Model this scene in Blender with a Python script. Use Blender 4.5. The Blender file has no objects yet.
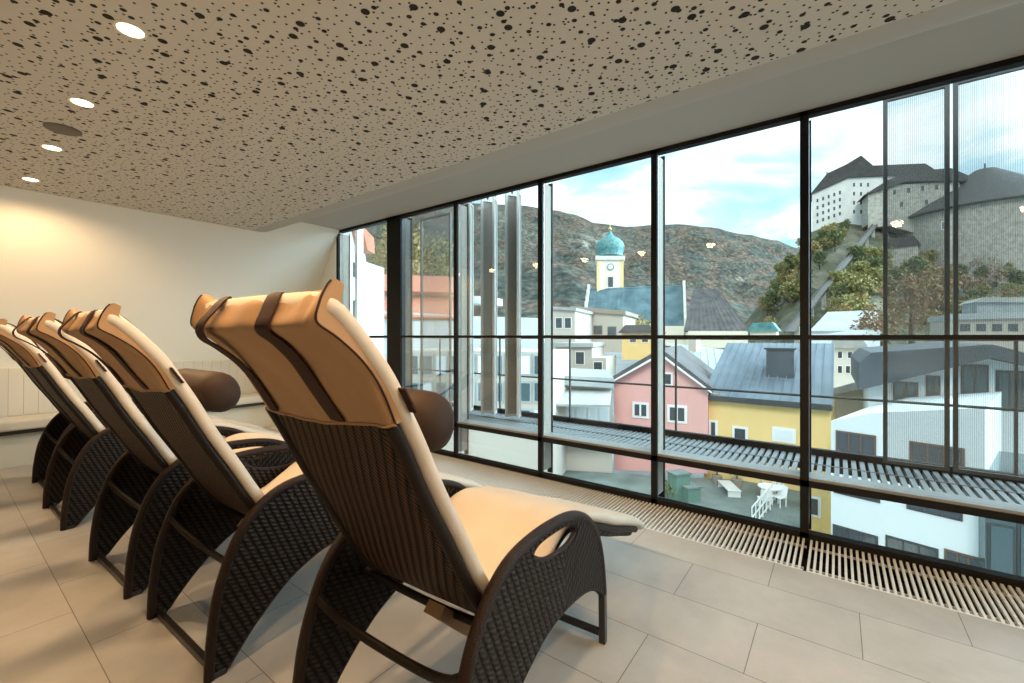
import bpy, bmesh, math, random
from mathutils import Vector, Matrix
from mathutils.geometry import tessellate_polygon

random.seed(7)
PI = math.pi
K = 1.2                         # eye height in metres; room was measured in eye heights
FX, FY = .802, .598             # camera heading (unit vector on the floor)
F = 437.0                       # focal length in pixels of a 1024 px wide frame
HOR = 336.0

# ------------------------------------------------------------------ camera, sky, sun, exposure
sc = bpy.context.scene
C = bpy.data.collections.new('scene'); sc.collection.children.link(C)
cam_d = bpy.data.cameras.new('camera'); cam = bpy.data.objects.new('camera', cam_d); C.objects.link(cam)
cam.location = (0, 0, K)
cam.rotation_euler = (PI / 2, 0, -math.atan2(FX, FY))
cam_d.sensor_width = 36; cam_d.lens = F / 1024 * 36
cam_d.shift_y = -(341.5 - HOR) / 1024
cam_d.clip_start = .02; cam_d.clip_end = 6000
sc.camera = cam

w = bpy.data.worlds.new('sky'); sc.world = w; w.use_nodes = True
nt = w.node_tree; nt.nodes.clear()
def N(t, typ, **kw):
    n = t.nodes.new(typ)
    for k, v in kw.items():
        if k.startswith('i_'):
            key = k[2:]; key = int(key) if key.isdigit() else key.replace('_', ' ')
            n.inputs[key].default_value = v
        else: setattr(n, k, v)
    return n
def ramp(t, stops, interp='LINEAR'):
    n = t.nodes.new('ShaderNodeValToRGB'); n.color_ramp.interpolation = interp
    el = n.color_ramp.elements
    while len(el) > 1: el.remove(el[-1])
    el[0].position = stops[0][0]; el[0].color = tuple(stops[0][1]) + (1,)
    for p, c in stops[1:]:
        e = el.new(p); e.color = tuple(c) + (1,)
    return n
tc = N(nt, 'ShaderNodeTexCoord')
mp = N(nt, 'ShaderNodeMapping'); mp.inputs['Scale'].default_value = (1.6, 1.6, 5.5)
mp.inputs['Location'].default_value = (.35, .1, .2)
mp.inputs['Rotation'].default_value = (.12, -.1, 0)
nz = N(nt, 'ShaderNodeTexNoise', i_Scale=1.7, i_Detail=7, i_Roughness=.55, i_Distortion=.35)
cl = ramp(nt, [(.38, (.24, .42, .53)), (.47, (.36, .54, .62)), (.55, (.60, .68, .72)), (.72, (.82, .85, .87))])
sep = N(nt, 'ShaderNodeSeparateXYZ')
hz = ramp(nt, [(.0, (.50, .52, .52)), (.49, (.55, .58, .60)), (.52, (.96, .98, 1.0)), (.60, (1, 1, 1))])
mr = N(nt, 'ShaderNodeMapRange'); mr.inputs[1].default_value = -1; mr.inputs[2].default_value = 1
mul = N(nt, 'ShaderNodeMixRGB', blend_type='MULTIPLY'); mul.inputs[0].default_value = 1
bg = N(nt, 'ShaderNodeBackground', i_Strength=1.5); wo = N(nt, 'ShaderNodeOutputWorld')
L = nt.links.new
L(tc.outputs['Generated'], mp.inputs[0]); L(mp.outputs[0], nz.inputs['Vector']); L(nz.outputs['Fac'], cl.inputs[0])
L(tc.outputs['Generated'], sep.inputs[0]); L(sep.outputs[2], mr.inputs[0]); L(mr.outputs[0], hz.inputs[0])
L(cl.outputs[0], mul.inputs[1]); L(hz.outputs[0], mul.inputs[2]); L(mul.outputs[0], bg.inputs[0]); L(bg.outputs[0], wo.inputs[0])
# sky glow added out of view to the right, to brighten the room
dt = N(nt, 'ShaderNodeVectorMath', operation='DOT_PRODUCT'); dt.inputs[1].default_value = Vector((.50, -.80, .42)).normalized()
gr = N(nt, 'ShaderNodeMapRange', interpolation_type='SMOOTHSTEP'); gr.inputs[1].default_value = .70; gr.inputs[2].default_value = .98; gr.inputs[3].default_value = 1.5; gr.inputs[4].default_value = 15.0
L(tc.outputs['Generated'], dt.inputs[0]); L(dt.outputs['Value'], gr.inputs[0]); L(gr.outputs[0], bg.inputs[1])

sun_d = bpy.data.lights.new('sun', 'SUN'); sun = bpy.data.objects.new('sun', sun_d); C.objects.link(sun)
sun_d.energy = 1.15; sun_d.angle = math.radians(20); sun_d.color = (1, .95, .86)
sun.rotation_euler = (math.radians(52), 0, math.radians(-72)); sun.location = (0, 0, 30)   # hazy sun, high behind the house

DOWNLIGHT_W = 17.0
sc.view_settings.view_transform = 'Standard'; sc.view_settings.look = 'None'
sc.view_settings.gamma = 1; sc.view_settings.use_curve_mapping = False
sc.view_settings.exposure = 0.6

# ------------------------------------------------------------------ materials
M = {}
def mat(name, col, rough=.6, metal=0, spec=.5, emit=None, es=1, noise=None, bump=None, coat=0):
    m = bpy.data.materials.new(name); m.use_nodes = True; t = m.node_tree
    b = t.nodes['Principled BSDF']
    b.inputs['Base Color'].default_value = tuple(col) + (1,); b.inputs['Roughness'].default_value = rough
    b.inputs['Metallic'].default_value = metal; b.inputs['Specular IOR Level'].default_value = spec
    if emit: b.inputs['Emission Color'].default_value = tuple(emit) + (1,); b.inputs['Emission Strength'].default_value = es
    if noise:                                   # (scale, colour b, [low, high])
        tcn = N(t, 'ShaderNodeTexCoord'); n = N(t, 'ShaderNodeTexNoise', i_Scale=noise[0], i_Detail=6, i_Roughness=.6)
        lo, hi = noise[2] if len(noise) > 2 else (.35, .65)
        r = ramp(t, [(lo, col), (hi, noise[1])])
        t.links.new(tcn.outputs['Object'], n.inputs['Vector']); t.links.new(n.outputs['Fac'], r.inputs[0])
        t.links.new(r.outputs[0], b.inputs['Base Color'])
    if bump:                                    # (scale, strength, distance)
        tcn = N(t, 'ShaderNodeTexCoord'); n = N(t, 'ShaderNodeTexNoise', i_Scale=bump[0], i_Detail=5)
        bp = N(t, 'ShaderNodeBump', i_Strength=bump[1], i_Distance=bump[2])
        t.links.new(tcn.outputs['Object'], n.inputs['Vector']); t.links.new(n.outputs['Fac'], bp.inputs['Height'])
        t.links.new(bp.outputs[0], b.inputs['Normal'])
    M[name] = m; return m

mat('wall_paint', (.90, .89, .81), .85, bump=(60, .05, .002))
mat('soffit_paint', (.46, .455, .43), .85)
mat('black_frame', (.008, .008, .009), .6, spec=.2)
mat('dark_frame', (.05, .053, .055), .45)
mat('beige_reveal', (.215, .20, .17), .6); mat('sill_metal', (.26, .27, .27), .45, .3)
mat('alu', (.78, .79, .77), .35, .15)
mat('pit', (.006, .006, .006), .9)
mat('bolster', (.030, .016, .010), .7, spec=.25, bump=(300, .15, .001))
mat('strap', (.030, .012, .007), .7, spec=.2, bump=(500, .2, .001))
mat('leather_cover', (.34, .20, .10), .68, spec=.3, noise=(5, (.29, .17, .085)), bump=(9, .25, .004))
mat('cream_pad', (.53, .465, .385), .65, noise=(6, (.48, .42, .345)), bump=(22, .2, .004))
mat('tube', (.010, .006, .004), .45, spec=.15, bump=(350, .5, .002))
mat('foot_metal', (.02, .016, .014), .35)
mat('bench_base', (.60, .58, .49), .7)
mat('bench_fabric', (.58, .55, .47), .9, bump=(400, .3, .001))
mat('bench_rail', (.02, .016, .012), .5)
mat('lamp_trim', (.75, .72, .66), .5)
mat('lamp_glow', (1, .9, .7), .5, emit=(1, .80, .50), es=9)
mat('speaker_grille', (.16, .145, .12), .7, bump=(900, .4, .001))
# outside
mat('catwalk', (.22, .24, .25), .5, .3)
mat('outer_post', (.60, .59, .54), .5)
mat('pink', (.80, .43, .40), .85, noise=(.5, (.74, .40, .37)))
mat('yellow', (.86, .62, .27), .85, noise=(.5, (.80, .57, .24)))
mat('white_wall', (.66, .72, .73), .8)
mat('cream_wall', (.78, .72, .58), .85)
mat('beige_wall', (.48, .44, .38), .85)
mat('stone', (.50, .48, .42), .9, noise=(.7, (.30, .285, .25)))
mat('castle_white', (.74, .73, .68), .9, noise=(.25, (.62, .61, .57)))
mat('castle_roof', (.045, .043, .04), .85, noise=(.6, (.075, .07, .066)))
mat('slate', (.045, .058, .07), .5, noise=(.7, (.075, .09, .105)))
mat('metal_roof', (.12, .16, .20), .45, .1, noise=(.5, (.18, .23, .27)))
mat('copper', (.12, .30, .29), .55, noise=(1.6, (.04, .15, .17)))
mat('copper_roof', (.04, .09, .11), .55, noise=(.35, (.12, .20, .23)))
mat('dark_tile', (.075, .072, .075), .85, noise=(.8, (.13, .125, .125)))
mat('red_tile', (.46, .16, .10), .85, noise=(1.2, (.56, .22, .14)))
mat('grey_roof', (.30, .31, .30), .7, noise=(.7, (.42, .43, .41)))
mat('light_roof', (.30, .34, .35), .6, noise=(.4, (.42, .46, .46)))
mat('win_frame', (.82, .83, .82), .5)
mat('win_glass', (.05, .06, .07), .12, spec=.8)
mat('brown_win', (.14, .085, .055), .4)
mat('teal_glass', (.06, .10, .11), .15, spec=.8)
mat('blind', (.72, .78, .82), .6)
mat('wood_clad', (.30, .25, .20), .8)
mat('asphalt', (.17, .18, .18), .9, noise=(.15, (.26, .27, .27)))
mat('terrace', (.10, .13, .12), .8, noise=(.6, (.20, .24, .22)))
mat('green_paint', (.11, .20, .16), .7)
mat('plastic_white', (.8, .82, .82), .5)
mat('trunk', (.09, .065, .045), .9)
mat('gold', (.75, .55, .2), .35, .8)
mat('clock_blue', (.14, .25, .42), .5)
mat('track', (.12, .115, .105), .85)
def leafmat(name, a, b):
    m = mat(name, a, .8, noise=(.9, b, (.35, .65)))
    return m
leafmat('leaf_olive', (.16, .17, .06), (.30, .26, .09))
leafmat('leaf_green', (.07, .10, .04), (.15, .17, .07))
leafmat('leaf_gold', (.34, .24, .09), (.22, .18, .07))
leafmat('leaf_brown', (.19, .12, .065), (.29, .18, .09))

def glass_mat(name, tint, refl):
    m = bpy.data.materials.new(name); m.use_nodes = True; t = m.node_tree; t.nodes.clear()
    tr = N(t, 'ShaderNodeBsdfTransparent'); tr.inputs[0].default_value = tuple(tint) + (1,)
    gl = N(t, 'ShaderNodeBsdfGlossy'); gl.inputs['Roughness'].default_value = .0; gl.inputs[0].default_value = (1, 1, 1, 1)
    fr = N(t, 'ShaderNodeFresnel', i_IOR=1.45); mth = N(t, 'ShaderNodeMath', operation='MULTIPLY'); mth.inputs[1].default_value = refl
    mx = N(t, 'ShaderNodeMixShader'); o = N(t, 'ShaderNodeOutputMaterial')
    t.links.new(fr.outputs[0], mth.inputs[0]); t.links.new(mth.outputs[0], mx.inputs[0])
    t.links.new(tr.outputs[0], mx.inputs[1]); t.links.new(gl.outputs[0], mx.inputs[2]); t.links.new(mx.outputs[0], o.inputs[0])
    M[name] = m
glass_mat('window_glass', (.955, .985, .98), .33)

def screen_mat():                                # expanded metal mesh of the sun screens
    m = bpy.data.materials.new('sun_screen'); m.use_nodes = True; t = m.node_tree; t.nodes.clear()
    tcn = N(t, 'ShaderNodeTexCoord'); wv = N(t, 'ShaderNodeTexWave', wave_type='BANDS', bands_direction='Y', i_Scale=34)
    r = ramp(t, [(.1, (.17, .17, .17)), (.9, (.30, .30, .30))])
    tr = N(t, 'ShaderNodeBsdfTransparent'); df = N(t, 'ShaderNodeBsdfDiffuse'); df.inputs[0].default_value = (.22, .235, .24, 1)
    mx = N(t, 'ShaderNodeMixShader'); o = N(t, 'ShaderNodeOutputMaterial')
    t.links.new(tcn.outputs['Object'], wv.inputs['Vector']); t.links.new(wv.outputs['Fac'], r.inputs[0]); t.links.new(r.outputs[0], mx.inputs[0])
    t.links.new(tr.outputs[0], mx.inputs[1]); t.links.new(df.outputs[0], mx.inputs[2]); t.links.new(mx.outputs[0], o.inputs[0])
    M['sun_screen'] = m
screen_mat()
mat('shutter_infill', (.30, .29, .27), .6, .2); mat('shutter_frame', (.46, .47, .46), .5, .2)

def tile_mat():
    m = bpy.data.materials.new('floor_tile'); m.use_nodes = True; t = m.node_tree; b = t.nodes['Principled BSDF']
    tcn = N(t, 'ShaderNodeTexCoord'); mpn = N(t, 'ShaderNodeMapping')
    # bricks run along world Y: rotate so brick-x = world Y
    mpn.inputs['Rotation'].default_value = (0, 0, -PI / 2)
    bw, bh = .572 * K, .2825 * K
    br = N(t, 'ShaderNodeTexBrick', i_Scale=1, i_Mortar_Size=.0016, i_Brick_Width=bw, i_Row_Height=bh, i_Mortar_Smooth=.1)
    br.offset = .5; br.inputs['Color1'].default_value = (.46, .445, .42, 1); br.inputs['Color2'].default_value = (.42, .405, .385, 1)
    br.inputs['Mortar'].default_value = (.15, .13, .11, 1); br.inputs['Bias'].default_value = 0
    n = N(t, 'ShaderNodeTexNoise', i_Scale=2.2, i_Detail=8, i_Roughness=.65)
    r = ramp(t, [(.3, (.80, .79, .77)), (.7, (1.08, 1.08, 1.08))])
    mu = N(t, 'ShaderNodeMixRGB', blend_type='MULTIPLY'); mu.inputs[0].default_value = 1
    t.links.new(tcn.outputs['Object'], mpn.inputs[0]); t.links.new(mpn.outputs[0], br.inputs['Vector'])
    t.links.new(tcn.outputs['Object'], n.inputs['Vector']); t.links.new(n.outputs['Fac'], r.inputs[0])
    t.links.new(br.outputs['Color'], mu.inputs[1]); t.links.new(r.outputs[0], mu.inputs[2]); t.links.new(mu.outputs[0], b.inputs['Base Color'])
    b.inputs['Roughness'].default_value = .42
    bp = N(t, 'ShaderNodeBump', i_Strength=.4, i_Distance=.002); bp.invert = True
    t.links.new(br.outputs['Fac'], bp.inputs['Height']); t.links.new(bp.outputs[0], b.inputs['Normal'])
    M['floor_tile'] = m; return mpn
tile_map = tile_mat()

def perforated_mat():
    m = bpy.data.materials.new('perforated_ceiling'); m.use_nodes = True; t = m.node_tree; b = t.nodes['Principled BSDF']
    b.inputs['Roughness'].default_value = .85
    tcn = N(t, 'ShaderNodeTexCoord'); sp = N(t, 'ShaderNodeSeparateXYZ'); cb = N(t, 'ShaderNodeCombineXYZ')
    t.links.new(tcn.outputs['Object'], sp.inputs[0]); t.links.new(sp.outputs[0], cb.inputs[0]); t.links.new(sp.outputs[1], cb.inputs[1])
    fac = None
    for scale, rad, rnd, off in ((5.4, .0158, .7, 0), (10.5, .0098, .8, 3.3), (25, .0046, .85, 7.7)):
        mpn = N(t, 'ShaderNodeMapping'); mpn.inputs['Location'].default_value = (off, off * .7, 0)
        v = N(t, 'ShaderNodeTexVoronoi', voronoi_dimensions='2D', i_Scale=scale, i_Randomness=rnd)
        t.links.new(cb.outputs[0], mpn.inputs[0]); t.links.new(mpn.outputs[0], v.inputs['Vector'])
        mrn = N(t, 'ShaderNodeMapRange'); mrn.inputs[1].default_value = (rad - .0008) * scale; mrn.inputs[2].default_value = (rad + .0008) * scale
        t.links.new(v.outputs['Distance'], mrn.inputs[0])
        if fac is None: fac = mrn.outputs[0]
        else:
            mi = N(t, 'ShaderNodeMath', operation='MINIMUM'); t.links.new(fac, mi.inputs[0]); t.links.new(mrn.outputs[0], mi.inputs[1]); fac = mi.outputs[0]
    mx = N(t, 'ShaderNodeMixRGB'); mx.inputs[1].default_value = (.012, .010, .008, 1); mx.inputs[2].default_value = (.60, .58, .53, 1)
    t.links.new(fac, mx.inputs[0]); t.links.new(mx.outputs[0], b.inputs['Base Color'])
    bp = N(t, 'ShaderNodeBump', i_Strength=.6, i_Distance=.01); t.links.new(fac, bp.inputs['Height']); t.links.new(bp.outputs[0], b.inputs['Normal'])
    M['perforated_ceiling'] = m
perforated_mat()
mat('ceiling_paint', (.62, .56, .46), .85)

def weave_mat(name, pitch, twist, dark, light, ang=0.0, ang2=None, split=None, fine=.9):
    """rattan weave on UVs in metres: rows of twisted strands (ridges) with diagonal twill"""
    m = bpy.data.materials.new(name); m.use_nodes = True; t = m.node_tree; b = t.nodes['Principled BSDF']
    uv = N(t, 'ShaderNodeUVMap'); uv.uv_map = 'UVMap'
    def branch(a):
        mpn = N(t, 'ShaderNodeMapping'); mpn.inputs['Rotation'].default_value = (0, 0, a)
        t.links.new(uv.outputs[0], mpn.inputs[0]); s = N(t, 'ShaderNodeSeparateXYZ'); t.links.new(mpn.outputs[0], s.inputs[0])
        def math_(op, x, y=None):
            n = N(t, 'ShaderNodeMath', operation=op)
            for i, q in enumerate((x, y)):
                if q is None: continue
                if isinstance(q, (int, float)): n.inputs[i].default_value = q
                else: t.links.new(q, n.inputs[i])
            return n.outputs[0]
        u = math_('MULTIPLY', s.outputs[0], 2 * PI / pitch); v = math_('MULTIPLY', s.outputs[1], 2 * PI / twist)
        ridge = math_('ABSOLUTE', math_('SINE', math_('MULTIPLY', u, .5)))
        tw = math_('ABSOLUTE', math_('SINE', math_('ADD', math_('MULTIPLY', v, .5), math_('MULTIPLY', u, .5))))
        return math_('MULTIPLY', ridge, math_('ADD', math_('MULTIPLY', tw, .65), .35))
    h = branch(ang)
    if ang2 is not None:
        h2 = branch(ang2); s = N(t, 'ShaderNodeSeparateXYZ'); t.links.new(uv.outputs[0], s.inputs[0])
        gt = N(t, 'ShaderNodeMath', operation='GREATER_THAN'); gt.inputs[1].default_value = split; t.links.new(s.outputs[0], gt.inputs[0])
        mx = N(t, 'ShaderNodeMix'); t.links.new(gt.outputs[0], mx.inputs[0]); t.links.new(h, mx.inputs[2]); t.links.new(h2, mx.inputs[3]); h = mx.outputs[0]
    r = ramp(t, [(.1, (dark[0] * .35, dark[1] * .35, dark[2] * .35)), (.45, dark), (.95, light)])  # ridge highlights and darker gaps painted into the weave colour
    t.links.new(h, r.inputs[0]); t.links.new(r.outputs[0], b.inputs['Base Color'])
    bp = N(t, 'ShaderNodeBump', i_Strength=fine, i_Distance=.006); t.links.new(h, bp.inputs['Height']); t.links.new(bp.outputs[0], b.inputs['Normal'])
    b.inputs['Roughness'].default_value = .5; b.inputs['Specular IOR Level'].default_value = .13
    M[name] = m
weave_mat('weave_panel', .025, .020, (.004, .0026, .0016), (.034, .021, .013), ang=-.42, ang2=.85, split=.46 * K)
weave_mat('weave_back', .028, .014, (.012, .0065, .0035), (.085, .044, .024), ang=.35)
mat('weave_rim', (.016, .008, .005), .45, spec=.18, bump=(220, .9, .004))

def forest_mat():
    m = bpy.data.materials.new('forest'); m.use_nodes = True; t = m.node_tree; b = t.nodes['Principled BSDF']; b.inputs['Roughness'].default_value = .95
    b.inputs['Specular IOR Level'].default_value = .1
    tcn = N(t, 'ShaderNodeTexCoord')
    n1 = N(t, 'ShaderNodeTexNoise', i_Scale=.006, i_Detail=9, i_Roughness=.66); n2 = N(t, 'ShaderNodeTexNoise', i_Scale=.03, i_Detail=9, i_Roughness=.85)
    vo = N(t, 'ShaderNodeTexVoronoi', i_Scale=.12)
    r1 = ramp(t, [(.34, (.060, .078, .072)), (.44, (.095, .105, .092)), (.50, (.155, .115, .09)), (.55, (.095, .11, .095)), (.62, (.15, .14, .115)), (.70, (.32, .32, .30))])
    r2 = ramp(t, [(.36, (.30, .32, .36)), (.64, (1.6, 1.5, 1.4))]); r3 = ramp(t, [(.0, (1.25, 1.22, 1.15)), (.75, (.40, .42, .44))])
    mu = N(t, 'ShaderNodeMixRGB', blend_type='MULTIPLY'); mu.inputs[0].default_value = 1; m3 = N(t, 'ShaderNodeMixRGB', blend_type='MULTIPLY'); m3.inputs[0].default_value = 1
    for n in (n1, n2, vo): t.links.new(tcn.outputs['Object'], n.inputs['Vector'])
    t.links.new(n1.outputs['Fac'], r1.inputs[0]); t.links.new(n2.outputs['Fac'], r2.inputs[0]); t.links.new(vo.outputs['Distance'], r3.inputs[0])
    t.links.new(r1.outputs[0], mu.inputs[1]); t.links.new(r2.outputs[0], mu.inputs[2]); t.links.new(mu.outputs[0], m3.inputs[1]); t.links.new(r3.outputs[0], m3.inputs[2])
    t.links.new(m3.outputs[0], b.inputs['Base Color'])
    M['forest'] = m
forest_mat()
mat('hill_ground', (.055, .062, .032), .95, noise=(.09, (.16, .15, .11), (.45, .64)), bump=(.4, .8, 1.0))

# ------------------------------------------------------------------ mesh helpers
def link(o, parent=None):
    C.objects.link(o)
    if parent: o.parent = parent
    return o
def empty(name, loc=(0, 0, 0), rz=0):
    o = bpy.data.objects.new(name, None); o.location = loc; o.rotation_euler = (0, 0, rz); o.empty_display_size = .1
    return link(o)
def tag(o, label, cat, group=None, kind=None):
    if label: o['label'] = label
    if cat: o['category'] = cat
    if group: o['group'] = group
    if kind: o['kind'] = kind
    return o
def struct(o): o['kind'] = 'structure'; return o

class MB:
    def __init__(s): s.v = []; s.f = []; s.uv = {}
    def add(s, vs, fs):
        n = len(s.v); s.v += [tuple(v) for v in vs]; s.f += [tuple(i + n for i in f) for f in fs]
    def box(s, a, b):
        x0, x1 = sorted((a[0], b[0])); y0, y1 = sorted((a[1], b[1])); z0, z1 = sorted((a[2], b[2]))
        s.add([(x0, y0, z0), (x1, y0, z0), (x1, y1, z0), (x0, y1, z0), (x0, y0, z1), (x1, y0, z1), (x1, y1, z1), (x0, y1, z1)],
              [(0, 3, 2, 1), (4, 5, 6, 7), (0, 1, 5, 4), (1, 2, 6, 5), (2, 3, 7, 6), (3, 0, 4, 7)])
    def beam(s, p, q, w_, h_, up=(0, 0, 1)):
        p, q = Vector(p), Vector(q); d = (q - p).normalized(); up = Vector(up)
        if abs(d.dot(up)) > .95: up = Vector((1, 0, 0))
        r = d.cross(up).normalized() * w_ / 2; u = r.cross(d).normalized() * h_ / 2
        vs = [p - r - u, p + r - u, p + r + u, p - r + u, q - r - u, q + r - u, q + r + u, q - r + u]
        s.add(vs, [(0, 1, 2, 3), (7, 6, 5, 4), (0, 4, 5, 1), (1, 5, 6, 2), (2, 6, 7, 3), (3, 7, 4, 0)])
    def tube(s, pts, r, n=10, closed=False, flat=1.0):
        pts = [Vector(p) for p in pts]; rings = []; m = len(pts); prev = None
        for i, p in enumerate(pts):
            a = pts[(i - 1) % m] if (closed or i > 0) else p; b = pts[(i + 1) % m] if (closed or i < m - 1) else p
            d = (b - a).normalized()
            if prev is None:
                ref = Vector((0, 1, 0)) if abs(d.y) < .9 else Vector((0, 0, 1))
                x = (ref - d * ref.dot(d)).normalized()
            else: x = (prev - d * prev.dot(d)).normalized()
            prev = x; y = d.cross(x); rr = r[i] if isinstance(r, (list, tuple)) else r
            rings.append([p + (x * math.cos(2 * PI * k / n) * rr + y * math.sin(2 * PI * k / n) * rr * flat) for k in range(n)])
        s.rings(rings, closed)
    def rings(s, rings, closed=False):
        n = len(rings[0]); m = len(rings); vs = [v for rg in rings for v in rg]; fs = []
        for i in range(m if closed else m - 1):
            j = (i + 1) % m
            for k in range(n):
                l = (k + 1) % n; fs.append((i * n + k, i * n + l, j * n + l, j * n + k))
        if not closed: fs += [tuple(reversed(range(n))), tuple(range((m - 1) * n, m * n))]
        s.add(vs, fs)
    def poly_prism(s, outer, holes, to3a, to3b):
        """2D polygon with holes, mapped by to3a (front) and to3b (back)"""
        loops = [outer] + holes
        tri = tessellate_polygon([[Vector((p[0], p[1], 0)) for p in lp] for lp in loops])
        flat = [p for lp in loops for p in lp]; n = len(flat)
        vs = [to3a(p) for p in flat] + [to3b(p) for p in flat]
        fs = [tuple(t) for t in tri] + [tuple(n + i for i in reversed(t)) for t in tri]
        o = 0
        for lp in loops:
            k = len(lp)
            for i in range(k): fs.append((o + i, o + (i + 1) % k, n + o + (i + 1) % k, n + o + i))
            o += k
        s.add(vs, fs)
    def build(s, name, m, parent=None, smooth=False, bevel=0, uvf=None, sub=0):
        me = bpy.data.meshes.new(name); me.from_pydata(s.v, [], s.f)
        bm = bmesh.new(); bm.from_mesh(me); bmesh.ops.recalc_face_normals(bm, faces=bm.faces); bm.to_mesh(me); bm.free()
        if uvf:
            ul = me.uv_layers.new(name='UVMap')
            for l in me.loops: ul.data[l.index].uv = uvf(s.v[l.vertex_index], l.vertex_index)
        if smooth:
            for p in me.polygons: p.use_smooth = True
            me.set_sharp_from_angle(angle=math.radians(50))
        me.materials.append(M[m] if isinstance(m, str) else m)
        o = bpy.data.objects.new(name, me); link(o, parent)
        if bevel:
            b = o.modifiers.new('bevel', 'BEVEL'); b.width = bevel; b.segments = 2; b.limit_method = 'ANGLE'
        if sub:
            b = o.modifiers.new('sub', 'SUBSURF'); b.levels = sub; b.render_levels = sub
        return o

def spline(pts, n=8, closed=False):
    """Catmull-Rom through the points"""
    m = len(pts); out = []
    rng = range(m) if closed else range(m - 1)
    for i in rng:
        p0 = pts[(i - 1) % m] if (closed or i > 0) else pts[0]; p1 = pts[i]; p2 = pts[(i + 1) % m]
        p3 = pts[(i + 2) % m] if (closed or i < m - 2) else pts[-1]
        for k in range(n):
            t = k / n; out.append(tuple(.5 * ((2 * b) + (c - a) * t + (2 * a - 5 * b + 4 * c - d) * t * t + (3 * b - a - 3 * c + d) * t ** 3) for a, b, c, d in zip(p0, p1, p2, p3)))
    if not closed: out.append(tuple(pts[-1]))
    return out

# ------------------------------------------------------------------ room shell
XW = 2.615 * K; HT = 2.115 * K          # window plane and window head height
Y0, YE = -4.3 * K, 5.32 * K
XB = -2.4 * K
ZC = 1.97 * K                            # perforated ceiling
mb = MB(); mb.box((XB - .2, Y0 - .2, -.25), (2.235 * K, YE + .3, 0)); floor = struct(mb.build('floor', 'floor_tile'))
tile_map.inputs['Location'].default_value = (0, 0, 0)
# tile phase: rows at X = 2.013h + n*0.2825h, joints of row [1.728h,2.013h] at Y = .5097h
# after a rotation by -90deg brick coords are (x', y') = (Y, -X)
tile_map.inputs['Location'].default_value = (-.5097 * K + 40.5 * .572 * K, 2.013 * K + 60 * .2825 * K, 0)
mb = MB(); mb.box((2.235 * K, Y0 - .2, -.25), (XW + .14, YE + .3, -.12)); struct(mb.build('trim_1', 'pit'))
mb = MB(); mb.box((2.60 * K, Y0 - .2, -.12), (XW + .06, YE + .3, -.0005)); struct(mb.build('trim_2', 'black_frame'))

# ceiling: perforated field with a plain margin, coved edge and a plain strip at the window
XP = 1.785 * K
yend = YE + .2
mb = MB(); mb.box((XB - .2, Y0 - .2, ZC), (.5325 * K, yend, ZC + .12)); struct(mb.build('ceiling', 'perforated_ceiling'))
mb = MB(); mb.box((.5335 * K - .0006, Y0 - .2, ZC), (XP, yend, ZC + .12)); struct(mb.build('ceiling', 'perforated_ceiling'))
mb = MB()
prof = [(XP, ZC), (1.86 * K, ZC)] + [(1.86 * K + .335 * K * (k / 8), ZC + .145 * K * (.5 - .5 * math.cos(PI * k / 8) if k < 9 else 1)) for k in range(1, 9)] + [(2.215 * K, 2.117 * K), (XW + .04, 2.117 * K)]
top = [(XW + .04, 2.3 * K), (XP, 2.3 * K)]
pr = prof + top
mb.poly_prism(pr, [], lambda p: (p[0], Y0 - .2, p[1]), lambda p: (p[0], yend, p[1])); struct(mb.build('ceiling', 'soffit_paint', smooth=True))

# end wall leans back towards its foot
YT = 4.32 * K; slope = (5.24 - 4.32) / (1.97 - .74)
def ywall(z): return YT + (ZC - z) * slope
mb = MB(); z1 = 2.3 * K
pr = [(ywall(z1), z1), (ywall(.70 * K), .70 * K), (ywall(.70 * K), 0), (YE + .5, 0), (YE + .5, z1)]
mb.poly_prism(pr, [], lambda p: (XB - .2, p[0], p[1]), lambda p: (XW + .14, p[0], p[1])); struct(mb.build('wall_left', 'wall_paint'))
mb = MB(); mb.box((XB - .2, Y0 - .2, 0), (XB, YE + .3, 2.3 * K)); struct(mb.build('wall_rear', 'wall_paint'))
mb = MB(); mb.box((XB - .2, Y0 - .2, 0), (XW + .14, Y0, 2.3 * K)); struct(mb.build('wall_right', 'wall_paint'))
YF = 1.632 * XW                        # left end of the glazing
mb = MB(); mb.box((XW - .01, YF, 0), (XW + .14, YE + .3, 2.3 * K)); struct(mb.build('wall_window_side', 'wall_paint'))
mb = MB(); mb.box((XW - .005, Y0 - .2, HT + .0025), (XW + .05, yend, HT + .3)); struct(mb.build('trim_3', 'soffit_paint'))

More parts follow.
